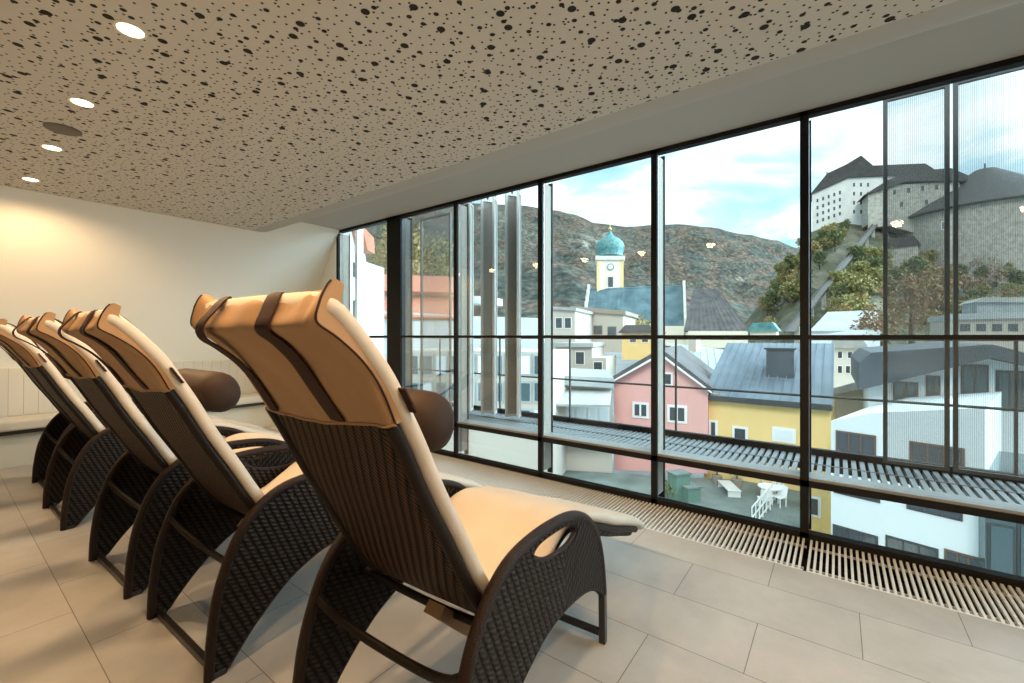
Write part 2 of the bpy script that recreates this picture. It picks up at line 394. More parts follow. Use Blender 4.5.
# ------------------------------------------------------------------ windows
muls = [YF - .02, 1.300 * XW, .966 * XW, .648 * XW, .3375 * XW, .0510 * XW, -.272 * XW, -.59 * XW, -.91 * XW, -1.23 * XW, -1.55 * XW]
DEP = .15
styles = {0: 'beige_reveal', 1: 'dark_frame', 2: 'beige_reveal', 3: 'beige_reveal', 4: 'beige_reveal'}
for i in range(len(muls) - 1):
    ya, yb = muls[i + 1], muls[i]          # ya nearer the camera's right
    wroot = empty('window_%d' % (i + 1), (XW, (ya + yb) / 2, 0)); struct(wroot)
    inv = lambda a: (a[0] - XW, a[1] - (ya + yb) / 2, a[2])
    def bx(m_, a, b): m_.box(inv(a), inv(b))
    hw = .022
    fr = MB()
    wide = .19 if i == 1 else 0
    bx(fr, (XW - .012, yb - hw - wide, .0), (XW + .012, yb + hw, HT))                       # room side edge of the mullion
    bx(fr, (XW + DEP - .01, yb - hw - wide - .006, .0), (XW + DEP + .004, yb + hw, HT))
    bx(fr, (XW - .012, ya, HT - .028), (XW + .045, yb, HT + .002))                     # head
    bx(fr, (XW - .012, ya, .0), (XW + .05, yb, .03))                                  # bottom rail
    bx(fr, (XW - .014, ya, .985 * K), (XW + .03, yb, .985 * K + .024))                # transom at eye height
    bx(fr, (XW - .012, ya, .252 * K), (XW + .06, yb, .284 * K))                        # lower transom
    fr.build('frame', 'black_frame', wroot)
    rv = MB(); bx(rv, (XW + .012, yb - hw - wide + .003, .05), (XW + DEP - .01, yb + hw - .003, HT - .03))
    rv.build('mullion', styles.get(i, 'dark_frame'), wroot)
    sl = MB(); bx(sl, (XW - .004, ya, .2845 * K), (XW + DEP - .01, yb, .297 * K))
    sl.build('transom_sill', 'sill_metal', wroot)
    for nm, za, zb in (('upper_pane', .985 * K + .024, HT - .028), ('middle_pane', .300 * K, .985 * K), ('lower_pane', .03, .252 * K)):
        g = MB(); bx(g, (XW + .018, ya + hw, za), (XW + .024, yb - hw, zb)); g.build(nm, 'window_glass', wroot)

# floor grille in front of the glass
def grille(ya, yb, label):
    t = empty('floor_grille', ((2.24 * K + 2.6 * K) / 2, (ya + yb) / 2, 0)); tag(t, label, 'floor grille')
    cx, cy = t.location.x, t.location.y
    b = MB(); y = ya + .012
    while y < yb - .01:
        b.box((2.245 * K - cx, y - cy, -.018), (2.598 * K - cx, y + .0112 - cy, -.001)); y += .0262
    for xx in (2.30 * K, 2.54 * K): b.box((xx - cx, ya - cy, -.03), (xx + .008 - cx, yb - cy, -.0182))
    b.build('slats', 'alu', t)
    r = MB(); r.box((2.2355 * K - cx, ya - cy, -.03), (2.245 * K - cx, yb - cy, .001)); r.build('edge_strip', 'alu', t)
grille(Y0, .041 * XW, 'aluminium floor grille section running to the right frame edge under the glazing')
grille(.046 * XW, YE, 'long aluminium floor grille section left of the black joint, along the glazing')

# ------------------------------------------------------------------ ceiling fittings
def downlight(x, y, label, grp='recessed ceiling downlights'):
    t = empty('ceiling_downlight', (x, y, ZC)); tag(t, label, 'ceiling light', grp)
    r = MB(); n = 28; rg = []
    for rad, z in ((.041, -.001), (.041, -.005), (.050, -.006), (.053, -.001)):
        rg.append([Vector((rad * math.cos(2 * PI * k / n), rad * math.sin(2 * PI * k / n), z)) for k in range(n)])
    r.rings(rg, closed=True); r.build('trim_ring', 'lamp_trim', t, smooth=True)
    g = MB(); g.rings([[Vector((rad * math.cos(2 * PI * k / n), rad * math.sin(2 * PI * k / n), z)) for k in range(n)] for rad, z in ((.0405, -.0005), (.0405, -.003), (.03, -.0045))])
    g.build('lamp', 'lamp_glow', t, smooth=True)
    l = bpy.data.lights.new('spot', 'SPOT'); l.energy = DOWNLIGHT_W * 3.2; l.color = (1, .65, .34); l.spot_size = math.radians(168); l.spot_blend = .45; l.shadow_soft_size = .05
    lo = bpy.data.objects.new('spot', l); lo.location = (0, 0, -.02); link(lo, t)
names = ['nearest glowing ceiling downlight, largest of the row', 'second ceiling downlight, just before the round speaker',
         'third ceiling downlight, just beyond the round speaker', 'farthest ceiling downlight, closest to the end wall']
for i, yy in enumerate((1.794, 2.512, 3.239, 4.0)): downlight(.387 * K, yy * K, names[i])
for i, yy in enumerate((1.06, .33, -.4, -1.13)): downlight(.387 * K, yy * K, 'ceiling downlight of the same row continuing over the near lounger', 'downlights beyond the frame')

t = MB(); n = 40
t.rings([[Vector((rad * math.cos(2 * PI * k / n), rad * math.sin(2 * PI * k / n), z)) for k in range(n)] for rad, z in ((.078, 0), (.078, -.006), (.072, -.009), (.04, -.010))])
sp = t.build('ceiling_speaker', 'speaker_grille', smooth=True); sp.location = (.384 * K, 2.912 * K, ZC)
tag(sp, 'round grey loudspeaker grille in the ceiling between the downlights', 'speaker')

# ------------------------------------------------------------------ bench along the end wall
t = empty('bench', (.6 * K, 4.98 * K, 0)); tag(t, 'long light upholstered bench along the end wall behind the loungers', 'bench')
bxx = lambda m_, a, b: m_.box((a[0] - .6 * K, a[1] - 4.98 * K, a[2]), (b[0] - .6 * K, b[1] - 4.98 * K, b[2]))
XL, XR = XB + .02, 2.50 * K
b = MB(); bxx(b, (XL, 5.02 * K, 0), (XR - .03, YE - .02, .255 * K)); b.build('base', 'bench_base', t, bevel=.004)
b = MB(); bxx(b, (XL, 4.975 * K, .256 * K), (XR, YE - .02, .285 * K)); b.build('seat_rail', 'bench_rail', t)
b = MB(); bxx(b, (XL, 4.95 * K, .286 * K), (XR, 5.26 * K, .365 * K)); b.build('seat', 'bench_fabric', t, bevel=.02)
b = MB()
nx = 60
for k in range(nx):
    xa = XL + (XR - XL) * k / nx; xb = XL + (XR - XL) * (k + 1) / nx
    pr = [(5.225 * K, .366 * K), (5.19 * K, .745 * K), (5.24 * K, .745 * K), (5.275 * K, .366 * K)]
    b.poly_prism(pr, [], lambda p: (xa + .001 - .6 * K, p[0] - 4.98 * K, p[1]), lambda p: (xb - .001 - .6 * K, p[0] - 4.98 * K, p[1]))
b.build('backrest', 'bench_fabric', t, bevel=.006)

# ------------------------------------------------------------------ loungers
W = .49
front = [(-.212, 1.068), (-.190, 1.060), (-.163, 1.036), (-.124, .994), (-.082, .942), (-.047, .883), (-.010, .818), (.046, .710), (.108, .604), (.172, .490),
         (.225, .415), (.285, .372), (.35, .372), (.43, .412), (.50, .450), (.575, .468), (.66, .456), (.76, .424), (.87, .380), (.985, .330), (1.10, .288), (1.20, .250), (1.27, .220), (1.33, .182)]
def offset_curve(c, d):
    out = []
    for i, p in enumerate(c):
        a = c[max(0, i - 1)]; b = c[min(len(c) - 1, i + 1)]; dx, dz = b[0] - a[0], b[1] - a[1]; l = math.hypot(dx, dz) or 1
        out.append((p[0] + dz / l * d, p[1] - dx / l * d))     # to the rear / below
    return out
fs = spline(front, 5)
def ring_section(cx_, hw, ht, nrm, p, n=20, pw=.32):
    out = []
    for k in range(n):
        a = 2 * PI * k / n; cc, ss = math.cos(a), math.sin(a)
        y = math.copysign(abs(cc) ** pw, cc) * hw; q = math.copysign(abs(ss) ** .8, ss) * ht
        out.append(Vector((p[0] * K + nrm[0] * q, cx_ + y, p[1] * K + nrm[1] * q)))
    return out
def slab_sweep(curve, hw, ht, name, m, parent, uvs=False, pw=.32, hwf=None):
    mb = MB(); rg = []; arc = []; acc = 0; n = 20
    for i, p in enumerate(curve):
        a = curve[max(0, i - 1)]; b = curve[min(len(curve) - 1, i + 1)]; dx, dz = b[0] - a[0], b[1] - a[1]; l = math.hypot(dx, dz) or 1
        if i: acc += math.hypot(p[0] - curve[i - 1][0], p[1] - curve[i - 1][1]) * K
        e = min(i, len(curve) - 1 - i); k = (.86, .96, .99)[e] if (e < 3 and pw < .5) else 1
        h2 = hw if hwf is None else hwf(i)
        rg.append(ring_section(0, h2 * (1 - (1 - k) * .25), ht * k, (-dz / l, dx / l), p, n, pw)); arc += [acc] * n
    mb.rings(rg)
    return mb.build(name, m, parent, smooth=True, uvf=(lambda v, i: (v[1], arc[i])) if uvs else None)

prear = [(0, 0), (.004, .10), (.02, .225), (.042, .305), (.075, .385), (.125, .450), (.20, .497), (.30, .513), (.42, .510), (.52, .494), (.60, .462), (.66, .415), (.705, .350), (.735, .265), (.752, .165)]
pfront = [(.748, .160), (.70, .205), (.63, .238), (.55, .255), (.46, .262), (.374, .255), (.30, .232), (.231, .198), (.17, .150), (.115, .098), (.07, .045), (.04, 0)]
hole = [(.300, .480), (.325, .455), (.375, .434), (.44, .424), (.50, .424), (.540, .440), (.532, .466), (.48, .486), (.40, .494), (.335, .494)]
def make_lounger():
    t = empty('lounger')
    H = W / 2
    outer = spline(prear, 4) + spline(pfront, 4)
    hl = spline(hole, 4, True)
    th = .012
    for sgn in (-1, 1):
        y = sgn * H * K
        mb = MB(); mb.poly_prism([(p[0] * K, p[1] * K) for p in outer], [[(p[0] * K, p[1] * K) for p in hl]],
                                 lambda p: (p[0], y - th, p[1]), lambda p: (p[0], y + th, p[1]))
        pn = mb.build('side_panel', 'weave_panel', t, uvf=lambda v, i: (v[0], v[2]))
        rim = MB(); rim.tube([(p[0] * K, y, p[1] * K) for p in spline(prear, 4)], .0175, 10)
        rim.build('armrest_rim', 'weave_rim', pn, smooth=True)
        rim = MB(); rim.tube([(p[0] * K, y, p[1] * K) for p in spline(pfront[:-1] + [(.045, .012)], 3)], .0125, 8)
        rim.build('lower_rim', 'weave_rim', pn, smooth=True)
        rim = MB(); rim.tube([(p[0] * K, y, p[1] * K) for p in hl], .0095, 8, closed=True); rim.build('handle_rim', 'weave_rim', pn, smooth=True)
        lg = MB(); lg.beam((.752 * K, y, .17 * K), (.757 * K, y, 0), .026, .026); lg.build('front_leg', 'foot_metal', t, bevel=.003)
        ft = MB(); ft.box((-.004 * K, y - .0135, 0), (.040 * K, y + .0135, .022)); ft.build('rear_foot', 'foot_metal', t, bevel=.003)
        # hinge bar from the panel to the seat frame
        hb = MB(); hb.beam((.30 * K, y - sgn * .012, .33 * K), (.30 * K, y - sgn * .05, .33 * K), .03, .03); hb.build('hinge', 'foot_metal', t)
    fb = MB(); fb.beam((.755 * K, -H * K + .014, .032 * K), (.755 * K, H * K - .014, .032 * K), .022, .022); fb.build('front_floor_bar', 'foot_metal', t, bevel=.003)
    fb = MB(); fb.beam((.02 * K, -H * K + .016, .012), (.02 * K, H * K - .016, .012), .024, .022); fb.build('rear_floor_bar', 'foot_metal', t, bevel=.003)
    st = MB(); pts = [(.052 + .05 * math.cos(PI / 2 * a), H * a, .350 - .095 * math.cos(PI / 2 * a) ** .65) for a in [(-.97 + 1.94 * k / 16) for k in range(17)]]
    st.tube([(p[0] * K, p[1] * K, p[2] * K) for p in pts], .0155, 10, flat=.8); st.build('curved_stretcher', 'tube', t, smooth=True)
    # mattress pad
    mc = offset_curve(fs, .0215)
    slab_sweep(mc, .2165 * K, .025 * K, 'mattress', 'cream_pad', t, pw=.3)
    # woven shell below the pad, stops short of the foot end
    wc = offset_curve(fs, .050); n_ = int(len(wc) * .955); wc = [p for p in wc[:n_] if not (p[0] < .05 and p[1] > .855)]
    slab_sweep(wc, .185 * K, .009 * K, 'woven_shell', 'weave_back', t, uvs=True, pw=.15)
    ff = [p for p in offset_curve(fs, .064) if .74 < p[0] < 1.225]
    slab_sweep(ff, .196 * K, .022 * K, 'foot_frame', 'weave_panel', t, uvs=True, pw=.15)
    for sgn in (-1, 1):
        r = MB(); r.tube([(p[0] * K, sgn * .195 * K, p[1] * K) for p in wc], .0165, 10); r.build('shell_rail', 'tube', t, smooth=True)
    r = MB(); e = wc[-1]; r.tube([(e[0] * K, a * .195 * K, e[1] * K) for a in (-1, -.5, 0, .5, 1)], .016, 10); r.build('foot_rail', 'tube', t, smooth=True)
    # cross bar and bracket under the seat
    r = MB(); r.tube([((.20 + .03 * (1 - a * a)) * K, a * .235 * K, (.345 - .035 * (1 - a * a)) * K) for a in [(-1 + k / 6) for k in range(13)]], .014, 8, flat=.8); r.build('seat_crossbar', 'tube', t, smooth=True)
    r = MB(); r.beam((.175 * K, -.05 * K, .345 * K), (.335 * K, -.035 * K, .195 * K), .034, .06, up=(0, 1, 0)); r.build('hanging_strap', 'leather_cover', t)
    # leather head cover: shell around the top of the back, closed over the end of the pad
    outp = [(-.186, 1.066), (-.202, 1.072), (-.214, 1.064), (-.226, 1.042), (-.236, 1.020), (-.232, 1.008), (-.206, .990), (-.168, .955), (-.132, .905), (-.092, .838)]
    inp = [(-.072, .842), (-.100, .89), (-.130, .936), (-.158, .977), (-.181, 1.010), (-.190, 1.045)]
    HW = .208 * K; ny = 48
    def cover(a, x, z):
        e = max(0, (abs(a) - .90) / .10) ** 1.5; rl = .012 * max(0, (abs(a) - .90) / .10) ** 2; tz = max(0, min(1, (z - .84) / .22))
        top = max(0, (z - 1.0) / .07)
        y = a * HW * (1 + .02 * tz * abs(a) ** 6)
        puff = .0035 * math.sin(a * 6 + z * 22) + .0018 * math.sin(a * 15 - z * 37)
        pin = .006 * math.exp(-((abs(a) - .86) / .055) ** 2) * tz                # crease below each corner
        zz = z + .012 * e * top - .007 * (1 - a * a) * top - .006 * math.sin(a * 3 + 1) * (1 - tz)
        rl *= max(0, 1 - top * 1.5)
        return Vector(((x + puff + pin + rl * .85) * K, y, (zz + rl * .45) * K))
    osp = spline(outp, 4)
    mb = MB(); mb.rings([[cover(-1 + 2 * j / ny, x, z) for (x, z) in osp + inp] for j in range(ny + 1)])
    hc = mb.build('head_cover', 'leather_cover', t, smooth=True)
    for a in (-1, 1):
        q = MB(); q.tube([cover(a, x, z) for x, z in osp[6:]], .0022, 6); q.build('piping', 'strap', hc, smooth=True)
    q = MB(); q.tube([cover(-1 + k / 15, *outp[-1]) for k in range(31)], .0042, 6); q.build('piping', 'leather_cover', hc, smooth=True)
    # straps over the cover holding the bolster
    oc = spline([(-.05, .905), (-.085, .965), (-.13, 1.02), (-.165, 1.060)] + outp[1:-1] + [(-.096, .846)], 4)
    for yc, slant, loose in ((-.062, -.012, 0), (.118, .022, 1)):
        mb = MB(); rg = []
        for i, p in enumerate(oc):
            a = oc[max(0, i - 1)]; b = oc[min(len(oc) - 1, i + 1)]; dx, dz = b[0] - a[0], b[1] - a[1]; l = math.hypot(dx, dz) or 1
            nx_, nz_ = dz / l, -dx / l
            if nx_ > 0 and i > 14: nx_, nz_ = -nx_, -nz_
            if i <= 14 and nz_ < 0: nx_, nz_ = -nx_, -nz_
            u = i / (len(oc) - 1); v_ = max(0, (u - .3) / .7); yy = yc + slant * v_ ** 1.5 + .006 * math.sin(u * 9)
            c_ = cover(yy / .208, p[0], p[1]); y = yy * K; hw = (.021 - .006 * loose) * K
            off = .004 + .0015 * math.sin(u * PI) + loose * .012 * math.sin(v_ * PI) ** 2; x = c_.x + nx_ * off * K; z = c_.z + nz_ * off * K
            th_ = .0016
            rg.append([Vector((x - nx_ * th_, y - hw, z - nz_ * th_)), Vector((x + nx_ * th_, y - hw, z + nz_ * th_)), Vector((x + nx_ * .003, y, z + nz_ * .003)),
                       Vector((x + nx_ * th_, y + hw, z + nz_ * th_)), Vector((x - nx_ * th_, y + hw, z - nz_ * th_))])
        mb.rings(rg); mb.build('strap', 'strap', t, smooth=True)
    # bolster on the front of the back
    cx_, cz_ = .066, .822; mb = MB(); rg = []
    for j in range(21):
        a = -1 + 2 * j / 20; rad = .060 * (1 - abs(a) ** 14 * .55)
        ring = []
        for k in range(24):
            th_ = 2 * PI * k / 24; u_, v_ = math.cos(th_) * rad, math.sin(th_) * rad * 1.12
            u_ = max(u_, -.046)
            # axes: u away from back, v along back
            ring.append(Vector(((cx_ + u_ * .87 - v_ * .48) * K, a * .18 * K, (cz_ + u_ * .48 + v_ * .87) * K)))
        rg.append(ring)
    mb.rings(rg); bo = mb.build('bolster', 'bolster', t, smooth=True)
    sb = MB(); sb.beam((-.086 * K, -.2185 * K, .912 * K), (-.058 * K, -.2185 * K, .868 * K), .004, .034, up=(0, 1, 0)); sb.build('bolster_loop', 'strap', bo)
    return t

def copy_tree(o, parent=None):
    c = o.copy(); C.objects.link(c); c.parent = parent
    for ch in o.children: copy_tree(ch, c)
    return c
lg = make_lounger()
#        rear right foot (h), yaw
spots = [((.565, .572), 3.2, 'nearest dark woven lounger with tan leather head cover in the foreground'),
         ((.492, 1.463), 1.5, 'second woven lounger from the right, its cream pad edge facing the near lounger'),
         ((.462, 2.175), 2.0, 'middle woven lounger of the row, its head cover overlapped by the second lounger'),
         ((.425, 3.20), 1.0, 'woven lounger with bright cream pad edge at the left edge of the picture'),
         ((.452, 3.90), 1.0, 'farthest woven lounger, mostly hidden, its thin legs nearest the bench')]
for i, (p, yaw, lab) in enumerate(spots):
    o = lg if i == 0 else copy_tree(lg)
    ps = math.radians(yaw); c, s = math.cos(ps), math.sin(ps)
    o.location = ((p[0] - W / 2 * s) * K, (p[1] + W / 2 * c) * K, 0); o.rotation_euler = (0, 0, ps)
    tag(o, lab, 'lounger', 'woven loungers in a row facing the glazing')

# ------------------------------------------------------------------ balcony
ZB = .272 * K; XI, XO = 2.74 * K, 3.24 * K
t = empty('catwalk', (XO, 0, 0)); tag(t, 'grey steel grating catwalk running outside the glazing', 'catwalk')
b = MB(); y = Y0
while y < 6 * K:
    b.box((XI - XO, y, ZB - .03), (0, y + .026, ZB)); y += .046
b.build('grating', 'catwalk', t)
b = MB(); b.box((XI - .03 - XO, Y0, ZB - .05), (XI - XO, 6 * K, ZB + .004)); b.box((-.22 * K - .01, Y0, ZB - .04), (-.22 * K + .01, 6 * K, ZB + .002)); b.build('inner_beam', 'dark_frame', t)
b = MB(); b.box((.001, Y0, ZB - .06), (.05, 6 * K, ZB + .045)); b.build('outer_beam', 'black_frame', t)
XR_ = XO + .03
t = empty('balcony_railing', (XR_, 0, ZB)); tag(t, 'thin dark balcony railing outside the glazing', 'railing')
for zz, r in ((.985 * K, .014), (.63 * K, .009)):
    b = MB(); b.tube([(.0, Y0, zz - ZB), (.0, 6 * K, zz - ZB)], r, 8); b.build('rail', 'dark_frame', t)
def xplane(px, X): r = (px - 512) / F; return X * (FY - FX * r) / (FX + FY * r)
for px in (1140, 1016, 676, 570, 500, 440, 405):
    yy = xplane(px, XR_); b = MB(); b.box((-.008, yy - .008, .046), (.008, yy + .008, .985 * K - ZB)); b.build('post', 'dark_frame', t)
# outer façade posts
for px, wd in ((550, .05), (365, .06)):
    yy = xplane(px, XO - .02); b = MB(); b.box((-.05, -wd / 2, 0), (.05, wd / 2, 2.02 * K)); o = b.build('facade_post', 'outer_post'); o.location = (XO - .12, yy, ZB + .004)
    tag(o, 'pale upright facade post outside beside the %s' % ('folded shutters' if px == 550 else 'far left window'), 'post')
# sliding sun screens
def screen(ya, yb, x, z0, z1, label, rot=0, infill='sun_screen', frame='dark_frame'):
    t = empty('sun_screen', (x, ya, z0)); tag(t, label, 'sun screen', 'sliding metal sun screens'); t.rotation_euler = (0, 0, rot)
    wd = yb - ya; fw = .022
    b = MB(); b.box((-.012, 0, 0), (.012, fw, z1 - z0)); b.box((-.012, wd - fw, 0), (.012, wd, z1 - z0)); b.box((-.012, fw, 0), (.012, wd - fw, fw)); b.box((-.012, fw, z1 - z0 - fw), (.012, wd - fw, z1 - z0))
    b.build('frame', frame, t)
    b = MB(); b.box((-.002, fw, fw), (.002, wd - fw, z1 - z0 - fw)); b.build('mesh_infill', infill, t)
    b = MB(); b.tube([(0, wd / 2, z1 - z0), (0, wd / 2, z1 - z0 + .05)], .012, 8); b.build('hanger', 'dark_frame', t)
XS = 3.17 * K
screen(xplane(949.5, XS), xplane(883, XS), XS, .30 * K, 2.31 * K, 'narrow dark-framed sun screen in front of the castle')
screen(xplane(1120, XS), xplane(953, XS), XS, .30 * K, 2.31 * K, 'wide dark-framed sun screen at the right frame edge')
screen(xplane(451, XS), xplane(421, XS), XS, .30 * K, 2.25 * K, 'dark-framed sun screen beside the red roofs')
b = MB(); b.box((-.02, Y0, 0), (.02, 6 * K, .04)); o = b.build('screen_track', 'alu'); o.location = (XS, 0, 2.355 * K); tag(o, 'pale metal track above the outside sun screens', 'track')
k = 0
for j, px in enumerate((470, 482, 494, 506, 518, 530)):
    yy = xplane(px, XS + .02)
    screen(yy, yy + .16, XS - .20, .30 * K, 2.24 * K, 'folded sun screen leaf in the stack left of the pale post', rot=math.radians(-62 if j % 2 else -112), infill='shutter_infill', frame='shutter_frame')

# ------------------------------------------------------------------ outside world
def at(px, py, D):
    u = (px - 512) / F * D
    return Vector((FX * D + FY * u, FY * D - FX * u, K + (HOR - py) / F * D))
class Fac:
    """a vertical façade plane through two picture columns at given distances"""
    def __init__(s, pa, Da, pb, Db):
        s.A = at(pa, HOR, Da); s.B = at(pb, HOR, Db); d = s.B - s.A; d.z = 0; s.d = d.normalized(); s.n = Vector((-s.d.y, s.d.x, 0))
        if s.n.dot(Vector((FX, FY, 0))) < 0: s.n = -s.n          # away from the viewer
        s.o = Vector((s.A.x, s.A.y, 0))
    def hit(s, px, py):
        r = (px - 512) / F; v = Vector((FX + FY * r, FY - FX * r, (HOR - py) / F)); c0 = Vector((0, 0, K))
        tt = (s.A - c0).dot(s.n) / v.dot(s.n); P = c0 + v * tt
        return ((P - s.A).dot(s.d), P.z)
    def p3(s, q, off): return s.d * q[0] + s.n * off + Vector((0, 0, q[1]))
    def prism(s, mb, pts, o0, o1, px=True):
        q = [s.hit(*p) for p in pts] if px else pts
        mb.poly_prism(q, [], lambda p: s.p3(p, o0), lambda p: s.p3(p, o1))
    def root(s, name, label, cat, group=None):
        t = empty(name, s.o); tag(t, label, cat, group); return t
    def wall(s, t, pts, depth, m, name='wall', zb=None):
        q = [s.hit(*p) for p in pts]
        if zb is not None: q = [(a, zb if z is None else z) for a, z in q]
        mb = MB(); s.prism(mb, q, 0, depth, False); return mb.build(name, m, t)
    def window(s, t, x0, y0, x1, y1, frame='win_frame', pane='win_glass', fw=None, bars=0):
        a, z1 = s.hit(x0, (y0)); b_, z0 = s.hit(x1, y1)
        fw = fw or max(.05, (b_ - a) * .09)
        fr = MB()
        s.prism(fr, [(a - fw, z0 - fw), (b_ + fw, z0 - fw), (b_ + fw, z1 + fw), (a - fw, z1 + fw)], -fw * .5, -.005, False)
        f = fr.build('window', frame, t)
        pn = MB(); s.prism(pn, [(a, z0), (b_, z0), (b_, z1), (a, z1)], -fw * .5 - .03, -fw * .5 - .002, False)
        pn.build('pane', pane, f)
        if bars:
            br = MB()
            for k_ in range(1, bars + 1):
                xx = a + (b_ - a) * k_ / (bars + 1); s.prism(br, [(xx - fw * .35, z0), (xx + fw * .35, z0), (xx + fw * .35, z1), (xx - fw * .35, z1)], -fw * .5 - .06, -fw * .5 - .031, False)
            br.build('glazing_bar', frame, f)
        return f
def slab(t, pts, th, m, name='roof', seams=0, seam_m=None):
    """thick sloping plane from 4 world points (eave a, eave b, ridge b, ridge a)"""
    o = t.location; mb = MB(); P = [p - o for p in pts]; nrm = (P[1] - P[0]).cross(P[3] - P[0]).normalized()
    if nrm.z < 0: nrm = -nrm
    dn = nrm * -th
    mb.add(P + [p + dn for p in P], [(0, 1, 2, 3), (7, 6, 5, 4), (0, 4, 5, 1), (1, 5, 6, 2), (2, 6, 7, 3), (3, 7, 4, 0)])
    ob = mb.build(name, m, t)
    if seams:
        sm = MB()
        for k_ in range(seams + 1):
            u = k_ / seams; a = P[0].lerp(P[1], u) + nrm * .02; b_ = P[3].lerp(P[2], u) + nrm * .02
            sm.beam(a, b_, .05, .05, up=nrm)
        sm.build('standing_seams', seam_m or m, ob)
    return ob

GZ = -10.5
mb = MB(); mb.box((4.2, -400, GZ - 1), (700, 600, GZ)); struct(mb.build('ground', 'asphalt'))

# --- raised terrace below the pink house
TZ = -6.4
def zat(px, z): pass
fa = Fac(560, 13.2, 800, 11.0)
t = fa.root('roof_terrace', 'grey-green roof terrace below the pink and yellow houses', 'terrace')
A = [at(540, HOR, 25), at(800, HOR, 22.5), at(800, HOR, 9.5), at(420, HOR, 12)]
mb = MB(); mb.poly_prism([(p.x - t.location.x, p.y - t.location.y) for p in A], [], lambda p: (p[0], p[1], TZ), lambda p: (p[0], p[1], TZ - .5)); mb.build('deck', 'terrace', t)
mb = MB(); mb.poly_prism([(p.x - t.location.x, p.y - t.location.y) for p in A], [], lambda p: (p[0] * .98, p[1] * .98, TZ - .5), lambda p: (p[0] * .98, p[1] * .98, GZ)); mb.build('wall', 'cream_wall', t)
def gp(px, py, z=TZ):
    D = (K - z) * F / (py - HOR); return at(px, py, D)
# terrace furniture
def rail_fence(p, q, label):
    t = empty('terrace_railing', (p.x, p.y, TZ)); tag(t, label, 'railing'); o = Vector((p.x, p.y, TZ)); n_ = 14
    for k_ in range(n_ + 1):
        a = p.lerp(q, k_ / n_) - o; a.z = 0; b_ = MB(); b_.box((a.x - .02, a.y - .02, 0), (a.x + .02, a.y + .02, .95)); b_.build('post', 'alu', t)
    b_ = MB()
    for zz in (.95, .55, .15): b_.beam(Vector((0, 0, zz)), Vector((q.x - o.x, q.y - o.y, zz)), .04, .04)
    b_.build('rail', 'alu', t)
rail_fence(gp(752, 532), gp(792, 478), 'pale metal railing at the right edge of the roof terrace')
def hut(px, py, w_, d_, h_, label):
    p = gp(px, py); t = empty('garden_cabinet', p); tag(t, label, 'cabinet'); t.rotation_euler = (0, 0, -.6)
    b_ = MB(); b_.box((-w_ / 2, -d_ / 2, 0), (w_ / 2, d_ / 2, h_)); b_.build('body', 'green_paint', t)
    b_ = MB(); b_.box((-w_ / 2 - .05, -d_ / 2 - .05, h_), (w_ / 2 + .05, d_ / 2 + .05, h_ + .08)); b_.build('lid', 'terrace', t)
hut(679, 498, .8, .6, 1.15, 'tall green cabinet standing on the roof terrace')
hut(690, 500, .7, .6, .6, 'low green cabinet beside the tall one on the terrace')
def table(px, py, label):
    p = gp(px, py); t = empty('garden_table', p); tag(t, label, 'table')
    b_ = MB(); n_ = 20; b_.rings([[Vector((.5 * math.cos(2 * PI * k / n_), .5 * math.sin(2 * PI * k / n_), z)) for k in range(n_)] for z in (.68, .72)]); b_.build('tabletop', 'plastic_white', t)
    for a in range(4):
        b_ = MB(); x, y_ = .32 * math.cos(a * PI / 2), .32 * math.sin(a * PI / 2); b_.tube([(x, y_, 0), (x, y_, .68)], .025, 6); b_.build('leg', 'plastic_white', t)
table(770, 502, 'round white garden table on the roof terrace')
def gchair(px, py, rz, label):
    p = gp(px, py); t = empty('garden_chair', p, rz); tag(t, label, 'chair', 'white garden chairs on the terrace')
    b_ = MB(); b_.box((-.22, -.22, .40), (.22, .22, .44)); b_.build('seat', 'plastic_white', t)
    b_ = MB(); b_.beam((-.2, 0, .45), (-.3, 0, .88), .42, .03, up=(1, 0, 0)); b_.build('backrest', 'plastic_white', t)
    for sx in (-.19, .19):
        for sy in (-.19, .19):
            b_ = MB(); b_.box((sx - .018, sy - .018, 0), (sx + .018, sy + .018, .4)); b_.build('leg', 'plastic_white', t)
gchair(764, 508, .4, 'white garden chair in front of the round table')
gchair(779, 506, 2.6, 'white garden chair right of the round table')
gchair(768, 496, -1.2, 'white garden chair behind the round table')
def glounger(px, py, rz, label):
    p = gp(px, py); t = empty('slatted_lounger', p, rz); tag(t, label, 'garden lounger')
    b_ = MB()
    for k_ in range(9): b_.box((-.8 + k_ * .18, -.3, .3), (-.8 + k_ * .18 + .12, .3, .33))
    b_.build('slats', 'alu', t)
    for sx in (-.7, .7):
        b_ = MB(); b_.box((sx - .03, -.28, 0), (sx + .03, .28, .3)); b_.build('leg', 'alu', t)
glounger(729, 492, .5, 'pale slatted lounger lying on the roof terrace')

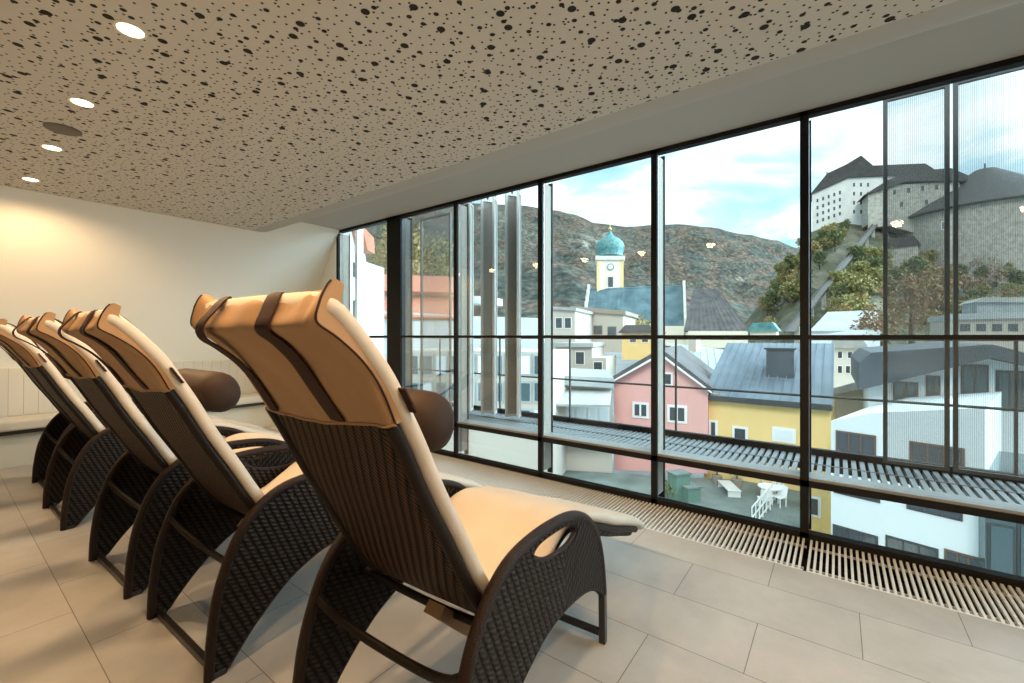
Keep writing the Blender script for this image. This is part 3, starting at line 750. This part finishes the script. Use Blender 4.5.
# --- trees
def make_tree(name, h_, r_, m, nleaf=500, leaf=.5, seed=0, sq=1.0):
    rnd = random.Random(seed); t = empty(name); mb = MB()
    blobs = [(Vector((rnd.uniform(-.45, .45) * r_, rnd.uniform(-.45, .45) * r_, h_ * rnd.uniform(.42, .8))), r_ * rnd.uniform(.45, .7)) for _ in range(7)]
    for _ in range(nleaf):
        c, rr = rnd.choice(blobs); d = Vector((rnd.gauss(0, 1), rnd.gauss(0, 1), rnd.gauss(0, 1) * sq)).normalized(); p = c + d * rr * rnd.uniform(.55, 1.05)
        if p.z < .1 * h_: continue
        a = Vector((rnd.gauss(0, 1), rnd.gauss(0, 1), rnd.gauss(0, 1))).normalized(); b_ = a.orthogonal().normalized(); c2 = a.cross(b_)
        s_ = leaf * rnd.uniform(.6, 1.3)
        mb.add([p - b_ * s_, p + c2 * s_ * .6, p + b_ * s_, p - c2 * s_ * .6], [(0, 1, 2, 3)])
    mb.build('crown', m, t)
    tr = MB(); tr.tube([(0, 0, -1), (.02 * h_, 0, h_ * .3), (0, .02 * h_, h_ * .62)], [r_ * .09, r_ * .06, r_ * .02], 7); tr.build('trunk', 'trunk', t, smooth=True)
    return t

def shrub(px, py, m, label, seed):
    p = gp(px, py); o = make_tree('potted_shrub', 1.0, .5, m, 260, .07, seed); o.location = p + Vector((0, 0, .45)); tag(o, label, 'plant')
    pt = MB(); pt.rings([[Vector((r * math.cos(2 * PI * k / 16), r * math.sin(2 * PI * k / 16), z)) for k in range(16)] for r, z in ((.18, -.45), (.26, 0))]); pt.build('pot', 'wood_clad', o)
shrub(737, 488, 'leaf_gold', 'yellow-leaved potted shrub beside the pale slatted lounger', 41)
shrub(664, 512, 'leaf_green', 'green potted shrub left of the tall green cabinet', 42)
shrub(717, 484, 'leaf_green', 'green potted shrub against the yellow building', 43)

# --- mountains
def interp(tab, x):
    if x <= tab[0][0]: return tab[0][1]
    for (a, b_), (c, d) in zip(tab, tab[1:]):
        if x <= c:
            u = (x - a) / (c - a); u = u * u * (3 - 2 * u); return b_ + (d - b_) * u
    return tab[-1][1]
from mathutils import noise as mn
def terrain(name, x0, x1, nx_, D0, D1, nd, ridge, base_z, m, rough, power=1.0, back=None):
    mb = MB(); vs = []; fs_ = []
    rows = nd + 1 + (4 if back else 0)
    for i in range(nx_ + 1):
        px = x0 + (x1 - x0) * i / nx_
        Dr = D1; zr = K + (HOR - interp(ridge, px)) / F * Dr
        for j in range(rows):
            u = j / nd
            D = D0 + (D1 - D0) * u
            p = at(px, HOR, D)
            if u <= 1: z = base_z + (zr - base_z) * (u ** power)
            else: z = zr - (u - 1) * (zr - base_z) * 1.2
            nn = mn.fractal(Vector((p.x, p.y, 0)) * (rough[1]), .6, 2.1, 5)
            z += nn * rough[0] * min(1, u * 3 if u < .5 else 1) * (.12 if .92 < u < 1.05 else 1)
            vs.append((p.x, p.y, z))
    for i in range(nx_):
        for j in range(rows - 1):
            a = i * rows + j; fs_.append((a, a + rows, a + rows + 1, a + 1))
    mb.add(vs, fs_); return struct(mb.build(name, m, smooth=True))
ridge_far = [(-300, 150), (200, 185), (330, 195), (400, 200), (450, 203), (520, 205), (554, 210), (575, 215), (595, 223), (628, 227), (650, 225), (679, 224), (708, 227), (745, 234), (774, 240), (796, 248), (850, 262), (950, 270), (1300, 280)]
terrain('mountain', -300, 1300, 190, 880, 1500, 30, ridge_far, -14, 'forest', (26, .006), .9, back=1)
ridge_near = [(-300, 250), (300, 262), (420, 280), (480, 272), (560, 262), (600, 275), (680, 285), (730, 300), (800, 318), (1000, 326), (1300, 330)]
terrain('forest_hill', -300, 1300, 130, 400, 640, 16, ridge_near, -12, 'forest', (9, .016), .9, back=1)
hillr = [(700, 334), (740, 326), (765, 300), (790, 265), (812, 231), (845, 219), (881, 216), (905, 232), (930, 244), (1024, 246), (1150, 255), (1400, 300)]
castle_hill = terrain('castle_hill', 690, 1400, 90, 90, 225, 20, hillr, -10, 'hill_ground', (5, .05), 1.25, back=1)

def hill_z(px, D):
    u = (D - 90) / 135; zr = K + (HOR - interp(hillr, px)) / F * 225; p = at(px, HOR, D)
    return -10 + (zr + 10) * (u ** 1.25) + mn.fractal(Vector((p.x, p.y, 0)) * .05, .6, 2.1, 5) * 5 * min(1, u * 3 if u < .5 else 1) * (.12 if .92 < u < 1.05 else 1)
protos = [make_tree('autumn_tree', 11, 4.6, 'leaf_olive', 700, .55, 1), make_tree('autumn_tree', 9, 4.2, 'leaf_gold', 600, .5, 2), make_tree('evergreen_tree', 12, 3.6, 'leaf_green', 700, .5, 3), make_tree('bare_tree', 10, 4.4, 'leaf_brown', 420, .38, 4)]
used = [False] * 4
tl = ['olive and yellow tree on the slope below the castle', 'golden autumn tree on the slope below the castle', 'dark green tree on the slope below the castle', 'bare brown tree on the slope below the castle']
rnd = random.Random(11)
placed = []
for k_ in range(420):
    px = rnd.uniform(765, 1075) if k_ % 3 else rnd.uniform(765, 885); D = rnd.uniform(120, 220)
    if px > 880: kind = rnd.choice([3, 3, 2, 0])
    else: kind = rnd.choice([0, 0, 1, 2])
    u_ = (D - 90) / 135
    pp_ = px
    # keep the funicular strip clear
    zz = hill_z(px, D); py = HOR - (zz - K) / D * F
    fx_ = 874 - (py - 226) * .84
    if abs(px - fx_) < 16 and px < 885: continue
    if py < 250 and 905 < px: continue
    top = HOR - (zz + 9 - K) / D * F
    if px < 880 and top < interp([(760, 288), (790, 250), (812, 226), (850, 214), (880, 222)], px) : continue
    if px >= 880 and top < 250: continue
    p = at(px, HOR, D)
    if any((p - q_).length < 4.6 for q_ in placed): continue
    placed.append(p)
    o = protos[kind] if not used[kind] else copy_tree(protos[kind])
    used[kind] = True
    p = at(px, HOR, D); s_ = rnd.uniform(.6, 1.05)
    o.location = (p.x, p.y, zz - .8); o.rotation_euler = (0, 0, rnd.uniform(0, 6)); o.scale = (s_, s_, s_)
    tag(o, tl[kind], 'tree', 'trees on the castle hill')
def lone_tree(px, py_base, D, h_, r_, m, label, name='autumn_tree', seed=5, n=1300, leaf=.25):
    o = make_tree(name, h_, r_, m, n, leaf, seed); p = at(px, py_base, D); o.location = p; tag(o, label, 'tree')
lone_tree(912, 345, 62, 10.5, 5.0, 'leaf_brown', 'large bare brown tree before the castle rock', 'bare_tree', 21, 1500, .26)
lone_tree(882, 350, 46, 4.5, 2.6, 'leaf_brown', 'small brown tree behind the white modern house', 'bare_tree', 24, 700, .2)
lone_tree(628, 352, 60, 5.0, 2.5, 'leaf_gold', 'golden tree beside the pink house roof', 'autumn_tree', 22, 800, .2)
lone_tree(650, 348, 70, 4.5, 2.6, 'leaf_olive', 'small olive tree between church and pink house', 'autumn_tree', 23, 800, .2)
lone_tree(405, 320, 70, 16, 6.5, 'leaf_gold', 'yellow autumn tree behind the red roofs', 'autumn_tree', 31, 2200, .3)
lone_tree(428, 322, 74, 15, 6, 'leaf_olive', 'olive tree behind the sun screen beside the red roofs', 'autumn_tree', 32, 1800, .3)
lone_tree(386, 322, 78, 15, 5, 'leaf_olive', 'pale olive tree at the white building corner', 'autumn_tree', 33, 1500, .3)

# --- castle
f1 = Fac(812, 228, 881, 212)
t = f1.root('castle', 'white and stone hilltop castle with dark roofs and a round bastion', 'castle')
f1.wall(t, [(812, 236), (812, 192), (846, 176), (885, 172), (930, 172), (930, 232), (881, 230)], 14, 'castle_white')
def roof_pts(f, pts, d0, d1, name='roof', m='castle_roof'):
    mb = MB(); f.prism(mb, pts, d0, d1); return mb.build(name, m, t)
roof_pts(f1, [(810, 195), (827, 174), (846, 165), (861, 156), (873, 166), (925, 164), (945, 177), (886, 176), (848, 178)], -1, 15)
roof_pts(f1, [(826, 176), (826, 169), (828.5, 169), (828.5, 176)], 4, 6, 'chimney', 'stone')
for k_ in range(5):
    for r_ in range(4):
        x = 816.5 + k_ * 5.6; y = 199 - k_ * 2.0 + r_ * 7
        f1.window(t, x, y, x + 2.0, y + 3.2, 'castle_white', 'win_glass', .12)
for k_ in range(3):
    for r_ in range(4):
        x = 853 + k_ * 7; y = 183 + r_ * 9
        f1.window(t, x, y, x + 2.0, y + 3.4, 'castle_white', 'win_glass', .12)
f2 = Fac(866, 205, 950, 192)
mb = MB(); f2.prism(mb, [(868, 224), (868, 192), (890, 185), (960, 181), (960, 245), (890, 226)], 0, 10); q = mb.build('curtain_wall', 'stone', t); q.location = f2.o - f1.o
mb = MB(); f2.prism(mb, [(863, 196), (885, 182), (905, 173), (949, 169), (966, 176), (966, 182), (905, 182), (885, 189)], -1.5, 12); q = mb.build('roof', 'castle_roof', t); q.location = f2.o - f1.o
for k_, (x, y) in enumerate(((893, 190), (907, 188), (921, 186), (935, 185), (900, 202), (925, 200))):
    w_ = f2.window(t, x, y, x + 3, y + 4.5, 'stone', 'win_glass', .12); w_.location = f2.o - f1.o
# round bastion
bc = at(985, HOR, 195); zt = K + (HOR - 207) / F * 183; zb = K + (HOR - 268) / F * 183; za = K + (HOR - 170) / F * 195
Rb = 66 / F * 195
def ringo(R_, z, n_=40): return [Vector((bc.x + R_ * math.cos(2 * PI * k / n_), bc.y + R_ * math.sin(2 * PI * k / n_), z)) - f1.o for k in range(n_)]
mb = MB(); mb.rings([ringo(Rb * 1.05, zb - 12), ringo(Rb, zt)]); mb.build('bastion', 'stone', t, smooth=True)
mb = MB(); mb.rings([ringo(Rb * 1.08, zt - .5), ringo(Rb * 1.08, zt), ringo(Rb * .12, za), ]); mb.build('roof', 'castle_roof', t)
mb = MB(); mb.rings([ringo(.3, za - .5, 8), ringo(.25, za + 3, 8)]); mb.build('spire', 'castle_roof', t)
for px_ in (944, 962, 1000):
    ff = Fac(px_ - 3, 181, px_ + 3, 181); w_ = ff.window(t, px_ - 2.5, 222, px_ + 2.5, 229, 'castle_white', 'win_glass', .25); w_.location = ff.o - f1.o
# lower stone house
f3 = Fac(886, 178, 918, 172)
t3 = f3.root('castle_gatehouse', 'low stone gatehouse on the rock below the castle', 'building')
f3.wall(t3, [(888, 275), (888, 247), (918, 244), (918, 275)], 6, 'stone')
mb = MB(); f3.prism(mb, [(885, 249), (890, 239), (914, 236), (921, 245)], -.6, 6.6); mb.build('roof', 'castle_roof', t3)
# funicular
t = empty('funicular', at(874, 230, 195)); tag(t, 'straight funicular track climbing the slope to the castle', 'funicular'); o_ = t.location.copy()
a_, b__ = at(789, 333, 118), at(876, 224, 205)
for i_ in range(3):
    off = Vector((.0, 0, 0)) + (Vector((FY, -FX, 0)) * (i_ - 1) * 1.3)
    mb = MB(); mb.beam(a_ + off - o_ + Vector((0, 0, .3)), b__ + off - o_ + Vector((0, 0, .3)), .35 if i_ != 1 else 2.0, .5 if i_ != 1 else .25); mb.build('rail' if i_ != 1 else 'trackbed', 'castle_roof' if i_ != 1 else 'track', t)
for k_ in range(9):
    p = a_.lerp(b__, (k_ + .5) / 9) - o_; mb = MB(); mb.beam(p, p - Vector((0, 0, 7)), 1.2, 1.6); mb.build('pier', 'stone', t)
mb = MB(); p = b__ - o_; mb.box((p.x - 3, p.y - 3, p.z - 2), (p.x + 3, p.y + 3, p.z + 3)); mb.build('station', 'stone', t)

# --- church
f = Fac(577, 92, 700, 84)
t = f.root('church', 'church with blue-green roof, pale yellow tower and onion dome', 'church')
f.wall(t, [(580, 345), (580, 326), (694, 326), (694, 345)], 16, 'cream_wall')
eL, eR = f.o + f.d * f.hit(584, 330)[0], f.o + f.d * f.hit(684, 330)[0]
ze = f.hit(640, 330)[1]; dn = f.n * 8
zr = K + (HOR - 287) / F * (at(630, HOR, 88).dot(Vector((FX, FY, 0))) + 8) if False else K + (HOR - 287) / F * 96
P = lambda v, z: Vector((v.x, v.y, z))
slab(t, [P(eL, ze), P(eR, ze), P(eR + dn, zr), P(eL + dn, zr)], .4, 'copper_roof', seams=22)
slab(t, [P(eL + dn * 2, ze), P(eR + dn * 2, ze), P(eR + dn, zr), P(eL + dn, zr)], .4, 'copper_roof')
# stepped gables, seen at both ends of the nave
for ee, side in ((eL, -1), (eR, 1)):
    mb = MB(); base = ee - f.o; n_ = 7
    for k_ in range(n_):
        z_ = ze + (zr - ze) * (k_ + 1) / n_ + .9; lo = dn * (k_ / n_); hi = dn * 2 - dn * (k_ / n_)
        a = base + lo; b_ = base + hi; th_ = f.d * (.5 * side)
        mb.add([P(a, ze - 3 if k_ == 0 else ze), P(b_, ze - 3 if k_ == 0 else ze), P(b_ + th_, ze), P(a + th_, ze), P(a, z_), P(b_, z_), P(b_ + th_, z_), P(a + th_, z_)],
               [(0, 3, 2, 1), (4, 5, 6, 7), (0, 1, 5, 4), (1, 2, 6, 5), (2, 3, 7, 6), (3, 0, 4, 7)])
    mb.build('stepped_gable', 'castle_white', t)
ft = Fac(597, 98, 623.5, 97)
def tw(pts, d0, d1, nm, m):
    mb = MB(); ft.prism(mb, pts, d0, d1); q = mb.build(nm, m, t); q.location = ft.o - f.o; return q
td = (623.5 - 597) / F * 98
tw([(597, 325), (597, 258), (623.5, 258), (623.5, 325)], 0, td, 'tower', 'cream_wall')
tw([(595.6, 260), (595.6, 256), (625, 256), (625, 260)], -.4, td + .4, 'tower_cornice', 'castle_white')
tw([(597, 325), (597, 259), (599, 259), (599, 325)], -.15, 0, 'corner_pilaster', 'yellow'); tw([(621.5, 325), (621.5, 259), (623.5, 259), (623.5, 325)], -.15, 0, 'corner_pilaster', 'yellow')
q = ft.window(t, 608, 277, 613, 287, 'castle_white', 'win_glass', .25); q.location = ft.o - f.o
tc_ = ft.o + ft.d * (td / 2) + ft.n * (td / 2) - f.o
def dome(prof_, nm, m, n_=8, sm=False):
    mb = MB(); mb.rings([[Vector((tc_.x + r * math.cos(2 * PI * (k + .5) / n_), tc_.y + r * math.sin(2 * PI * (k + .5) / n_), z)) for k in range(n_)] for r, z in prof_]); return mb.build(nm, m, t, smooth=sm)
zz = lambda y: K + (HOR - y) / F * (98 + td / 2); S_ = td / 2
dome([(S_ * 1.02, zz(257)), (S_ * .98, zz(255)), (S_ * 1.08, zz(251)), (S_ * 1.12, zz(247.5)), (S_ * .98, zz(243)), (S_ * .68, zz(239.5)), (S_ * .36, zz(237)), (S_ * .2, zz(235)), (S_ * .12, zz(232))], 'onion_dome', 'copper', 16, True)
dome([(.09, zz(233)), (.09, zz(225))], 'finial', 'gold', 8); dome([(.12, zz(231)), (.42, zz(230)), (.42, zz(228.8)), (.12, zz(228))], 'finial_ball', 'gold', 10, True)
# clock
zc = ft.hit(610, 267)[1]; xc = ft.hit(610.5, 267)[0]; rc = 3.4 / F * 98
mb = MB(); circ = [(xc + rc * math.cos(2 * PI * k / 24), zc + rc * math.sin(2 * PI * k / 24)) for k in range(24)]
ft.prism(mb, circ, -.2, -.01, False); q = mb.build('clock', 'clock_blue', t); q.location = ft.o - f.o
mb = MB(); circ = [(xc + rc * .72 * math.cos(2 * PI * k / 24), zc + rc * .72 * math.sin(2 * PI * k / 24)) for k in range(24)]
ft.prism(mb, circ, -.24, -.201, False); q2 = mb.build('clock_dial', 'castle_white', q)
mb = MB(); ft.prism(mb, [(xc - .05, zc), (xc + .05, zc), (xc + .05, zc + rc * .6), (xc - .05, zc + rc * .6)], -.3, -.25, False); ft.prism(mb, [(xc, zc - .05), (xc + rc * .45, zc - .05), (xc + rc * .45, zc + .05), (xc, zc + .05)], -.3, -.25, False)
mb.build('clock_hands', 'gold', q)

def simple_house(f, name, label, wallpts, depth, wm, roofs=(), wins=(), cat='house', rm='dark_tile'):
    t = f.root(name, label, cat); f.wall(t, wallpts, depth, wm)
    for pts, d0, d1, m in roofs:
        mb = MB(); f.prism(mb, pts, d0, d1); mb.build('roof', m, t)
    for wdw in wins:
        f.window(t, *wdw[:4], *(wdw[4:] if len(wdw) > 4 else ()))
    return t
# dark-roofed hall right of the church
f = Fac(690, 74, 750, 70)
t = f.root('town_house', 'house with a steep dark tiled roof right of the church', 'house')
f.wall(t, [(688, 348), (688, 331), (748, 331), (748, 348)], 10, 'cream_wall')
eL, eR = f.o + f.d * f.hit(684, 331)[0], f.o + f.d * f.hit(750, 331)[0]; ze = f.hit(700, 331)[1]
rL, rR = f.o + f.d * f.hit(690, 331)[0] + f.n * 7, f.o + f.d * f.hit(716, 331)[0] + f.n * 7; zr = K + (HOR - 289) / F * 79
slab(t, [P(eL, ze), P(eR, ze), P(rR, zr), P(rL, zr)], .3, 'dark_tile', seams=12)
slab(t, [P(eR, ze), P(eR + f.n * 14, ze), P(rR + f.n * .1, zr), P(rR, zr)], .3, 'dark_tile')
# teal roof
f = Fac(748, 60, 778, 58); t = f.root('small_house', 'small house with a pale teal roof below the mountain', 'house')
f.wall(t, [(750, 340), (750, 331), (776, 331), (776, 340)], 6, 'cream_wall'); mb = MB(); f.prism(mb, [(747, 332), (753, 323), (772, 322), (779, 331)], -.4, 6.4); mb.build('roof', 'copper', t)
# beige flat houses left of church
f = Fac(556, 50, 622, 47)
t = simple_house(f, 'flat_roofed_building', 'beige flat-roofed building with timber band in front of the church', [(573, 352), (573, 309), (623, 313), (623, 352)], 9, 'beige_wall',
                 roofs=[([(571, 311), (571, 306), (626, 311), (626, 315)], -.3, 9.3, 'wood_clad')], wins=[(578, 326, 586, 334, 'wood_clad'), (594, 326, 602, 334, 'wood_clad'), (608, 327, 616, 335, 'wood_clad')], cat='building')
f = Fac(553, 42, 580, 41)
simple_house(f, 'flat_roofed_building', 'narrow grey building beside the pale facade post, left of the church', [(548, 352), (548, 307), (575, 309), (575, 352)], 8, 'beige_wall', roofs=[([(546, 309), (546, 306), (577, 308), (577, 311)], -.3, 8.3, 'grey_roof')],
             wins=[(556, 318, 562, 328), (565, 318, 571, 328)], cat='building')
f = Fac(610, 40, 660, 38)
simple_house(f, 'yellow_house', 'small yellow house with dark roof directly behind the pink house', [(622, 360), (622, 332), (655, 332), (655, 360)], 5, 'yellow', roofs=[([(619, 333), (626, 325), (650, 325), (658, 333)], -.4, 5.4, 'dark_tile')], wins=[(630, 335, 636, 342), (642, 335, 648, 342)])
# light roofs between pink and yellow house
f = Fac(660, 34, 735, 31)
t = f.root('workshop', 'low building with pale grey pitched roofs behind the pink house', 'building')
f.wall(t, [(664, 400), (664, 366), (735, 372), (735, 400)], 6, 'beige_wall')
slab(t, [at(664, 362, 34), at(735, 374, 31), at(728, 350, 37.5), at(668, 343, 40)], .25, 'light_roof', seams=9)
f.window(t, 664, 346, 671, 356, 'beige_wall')
mb = MB(); f.prism(mb, [(682, 352), (682, 340), (690, 340), (690, 353)], 2, 3.5); mb.build('chimney', 'beige_wall', t)

# --- pink house
f = Fac(614, 26, 708, 23.6)
t = f.root('pink_house', 'pink gabled house with white framed windows', 'house')
f.wall(t, [(614, 470), (614, 380), (662, 354), (708, 387), (708, 474)], 8, 'pink')
mb = MB(); f.prism(mb, [(609, 383), (662, 353), (713, 391), (713, 387), (662, 348), (609, 379)], -.5, 8.5); mb.build('roof', 'dark_tile', t)
mb = MB(); f.prism(mb, [(609.5, 384.5), (662, 355.2), (712.5, 392.5), (712.5, 390.8), (662, 352.8), (609.5, 382.8)], -.56, -.5); mb.build('bargeboard', 'win_frame', t)
for wd in ((635, 404, 646.5, 416), (670, 407, 684.5, 421)): f.window(t, *wd, 'win_frame', 'win_glass', .14, 1)
f.window(t, 665, 374, 671, 384, 'win_frame', 'win_glass', .1)
# winter garden to the left
f = Fac(552, 25, 612, 24.5)
t = f.root('winter_garden', 'flat-roofed annex with glazed veranda left of the pink house', 'building')
f.wall(t, [(548, 480), (548, 380), (612, 384), (612, 480)], 5, 'beige_wall')
mb = MB(); f.prism(mb, [(548, 383), (548, 374), (613, 377), (613, 387)], -.6, 5.3); mb.build('parapet', 'light_roof', t)
slab(t, [at(546, 404, 22.5), at(610, 405, 22.2), at(612, 389, 24.6), at(552, 388, 25)], .12, 'grey_roof', name='canopy')
for k_ in range(5):
    x = 553 + k_ * 11.5; f.window(t, x, 402, x + 9, 420, 'win_frame', 'blind', .08)
mb = MB(); f.prism(mb, [(548, 436), (548, 423), (612, 423), (612, 440)], -1.2, -.01); mb.build('balcony', 'wood_clad', t)
f = Fac(560, 36, 612, 34.5)
simple_house(f, 'terrace_house', 'grey terraced house stepping up behind the glazed veranda', [(556, 385), (556, 346), (592, 346), (592, 358), (606, 358), (606, 385)], 6, 'beige_wall', roofs=[([(554, 347), (554, 343), (594, 343), (594, 347)], -.3, 6, 'grey_roof')],
             wins=[(562, 352, 570, 364), (576, 352, 584, 364), (594, 362, 602, 372)])
# --- yellow house
f = Fac(704, 24.2, 831, 20.6)
t = f.root('yellow_building', 'yellow rendered house with large blue-grey metal roof', 'house')
f.wall(t, [(704, 600), (704, 392), (831, 407), (831, 620)], 9, 'yellow')
eL, eR = f.o + f.d * f.hit(704, 394)[0] - f.n * .4, f.o + f.d * f.hit(833, 404)[0] - f.n * .4
zl = f.hit(770, 401)[1]
zr = K + (HOR - 343) / F * 28
rl, rr = at(728, HOR, 28.6), at(834, HOR, 26.5)
slab(t, [P(eL, zl), P(eR, zl), P(rr, zr), P(rl, zr)], .22, 'metal_roof', seams=14)
mb = MB(); f.prism(mb, [(704, 399), (704, 394), (832, 404), (832, 410)], -.42, -.2); mb.build('gutter', 'dark_frame', t)
ch = empty('roof_dormer', (0, 0, 0)); bpy.data.objects.remove(ch)
c0 = at(781, HOR, 24.4) - t.location
mb = MB(); mb.box((c0.x - .6, c0.y - .65, K - 2.8), (c0.x + .6, c0.y + .65, K - .75)); dm = mb.build('chimney', 'slate', t)
mb = MB(); mb.box((c0.x - .7, c0.y - .75, K - .75), (c0.x + .7, c0.y + .75, K - .66)); mb.build('chimney_cap', 'dark_frame', dm)
f.window(t, 711.5, 422, 715.5, 435, 'win_frame', 'win_glass', .12); f.window(t, 735, 428, 745.5, 448, 'win_frame', 'win_glass', .12); f.window(t, 775, 429, 793, 441, 'win_frame', 'blind', .12)
f.window(t, 806, 497, 818, 515, 'win_frame', 'win_glass', .12)

# --- white modern house
f = Fac(831, 15.5, 985, 12.6)
t = f.root('white_house', 'large white modern house with long dark window bands', 'house')
f.wall(t, [(831, 720), (831, 421), (872, 413), (985, 408), (985, 800)], 6, 'white_wall')
for wd in ((838, 432, 874, 455, 'brown_win'), (912, 443, 962, 470, 'brown_win'), (836, 491, 878, 501, 'dark_frame'), (909, 503, 960, 519, 'dark_frame'),
           (835, 526, 876, 547, 'dark_frame'), (888, 537, 936, 560, 'dark_frame'), (947, 551, 980, 568, 'brown_win')):
    f.window(t, *wd, 'win_glass', .06, 2)
f = Fac(983, 12.3, 1120, 11)
t = f.root('glass_tower', 'dark glazed stair tower at the right frame edge', 'building')
f.wall(t, [(985, 800), (985, 480), (1120, 500), (1120, 850)], 5, 'teal_glass')
for k_ in range(4):
    x = 990 + k_ * 30; f.window(t, x, 525, x + 22, 600, 'dark_frame', 'teal_glass', .06)
f = Fac(866, 19.5, 1060, 16.2)
t = f.root('gabled_white_house', 'white house with broad dark gable roof behind the modern house', 'house')
f.wall(t, [(868, 440), (868, 384), (948, 366), (985, 358), (1070, 376), (1070, 460)], 8, 'white_wall')
mb = MB(); f.prism(mb, [(858, 388), (985, 357), (1090, 382), (1090, 371), (985, 344), (870, 352), (858, 362)], -1.0, 9); mb.build('roof', 'slate', t)
for wd in ((895, 383, 916, 402, 'brown_win'), (928, 377, 938, 396, 'brown_win'), (963, 366, 986, 408, 'dark_frame'), (998, 372, 1021, 410, 'dark_frame')): f.window(t, *wd, 'teal_glass', .07, 1)
# mid distance roofs right
f = Fac(812, 48, 880, 45)
t = f.root('market_hall', 'low hall with pale glazed roof under the castle hill', 'building')
f.wall(t, [(812, 352), (812, 330), (880, 330), (880, 352)], 8, 'white_wall')
slab(t, [at(810, 331, 48), at(882, 331, 45), at(876, 310, 56), at(828, 312, 58)], .3, 'light_roof', seams=12)
f = Fac(834, 32, 862, 31)
simple_house(f, 'old_house', 'old white house with small dark windows left of the gabled house', [(832, 400), (832, 346), (866, 346), (866, 400)], 6, 'castle_white', roofs=[([(829, 348), (834, 338), (862, 338), (869, 348)], -.4, 6.4, 'grey_roof')],
             wins=[(838, 352, 842, 358), (848, 352, 852, 358), (838, 366, 842, 373), (846, 366, 850, 373), (854, 366, 858, 373)])
f = Fac(834, 23.5, 880, 22)
simple_house(f, 'lean_to', 'low lean-to with grey slatted roof between yellow and white houses', [(832, 430), (832, 392), (872, 388), (872, 430)], 5, 'beige_wall', roofs=[([(831, 396), (831, 389), (878, 376), (878, 384)], -.5, 5, 'grey_roof')])
f = Fac(950, 44, 1060, 40)
t = simple_house(f, 'office_building', 'grey office building with flat roof and roof boxes under the bastion', [(952, 352), (952, 318), (1070, 316), (1070, 356)], 9, 'beige_wall',
                 roofs=[([(950, 320), (950, 314), (1072, 311), (1072, 317)], -.4, 9.4, 'light_roof')], wins=[(960 + k * 16, 324, 970 + k * 16, 331, 'grey_roof') for k in range(5)], cat='building')
mb = MB(); f.prism(mb, [(984, 314), (984, 299), (1010, 298), (1040, 300), (1040, 313)], 2, 7); mb.build('roof_box', 'light_roof', t)
mb = MB(); f.prism(mb, [(980, 301), (990, 296), (1044, 296), (1044, 301)], 1.6, 7.4); mb.build('roof_box_lid', 'grey_roof', t)

# --- left side: white building and red roofs
f = Fac(338, 17, 383, 22)
t = f.root('white_block', 'bright white building outside the far left window', 'building')
f.wall(t, [(300, 700), (300, 215), (362, 232), (366, 262), (384, 268), (384, 600)], 7, 'white_wall')
mb = MB(); f.prism(mb, [(350, 225), (363, 238), (364, 254), (356, 250)], -.5, 3); mb.build('roof', 'red_tile', t)
f.window(t, 352, 262, 356, 278, 'blind'); f.window(t, 352, 300, 357, 318, 'blind')
f = Fac(372, 46, 540, 40)
t = f.root('red_roofed_house', 'white house with long red tiled roofs seen through the left windows', 'house')
f.wall(t, [(372, 420), (372, 310), (470, 316), (540, 318), (540, 430)], 6, 'white_wall')
slab(t, [at(368, 316, 45.6), at(470, 318, 42), at(460, 297, 47), at(374, 296, 50)], .3, 'red_tile', seams=0)
mb = MB(); f.prism(mb, [(372, 298), (372, 289), (470, 292), (470, 300)], 5, 9); mb.build('upper_wall', 'white_wall', t)
slab(t, [at(368, 290, 49.5), at(474, 293, 45.5), at(464, 277, 50.5), at(374, 274, 54)], .3, 'red_tile', seams=0)
for k_ in range(7):
    f.window(t, 376 + k_ * 13, 322, 382 + k_ * 13, 336, 'white_wall', 'blind', .1)
f = Fac(392, 24, 548, 21)
t = f.root('glazed_facade', 'pale blue glazed building seen below the left window rail', 'building')
f.wall(t, [(390, 560), (390, 350), (548, 352), (548, 620)], 5, 'beige_wall')
for k_ in range(11):
    for r_ in range(3):
        x = 395 + k_ * 14; y = 356 + r_ * 27; f.window(t, x, y, x + 9, y + 18, 'light_roof', 'teal_glass' if (k_ + r_) % 3 else 'blind', .1)
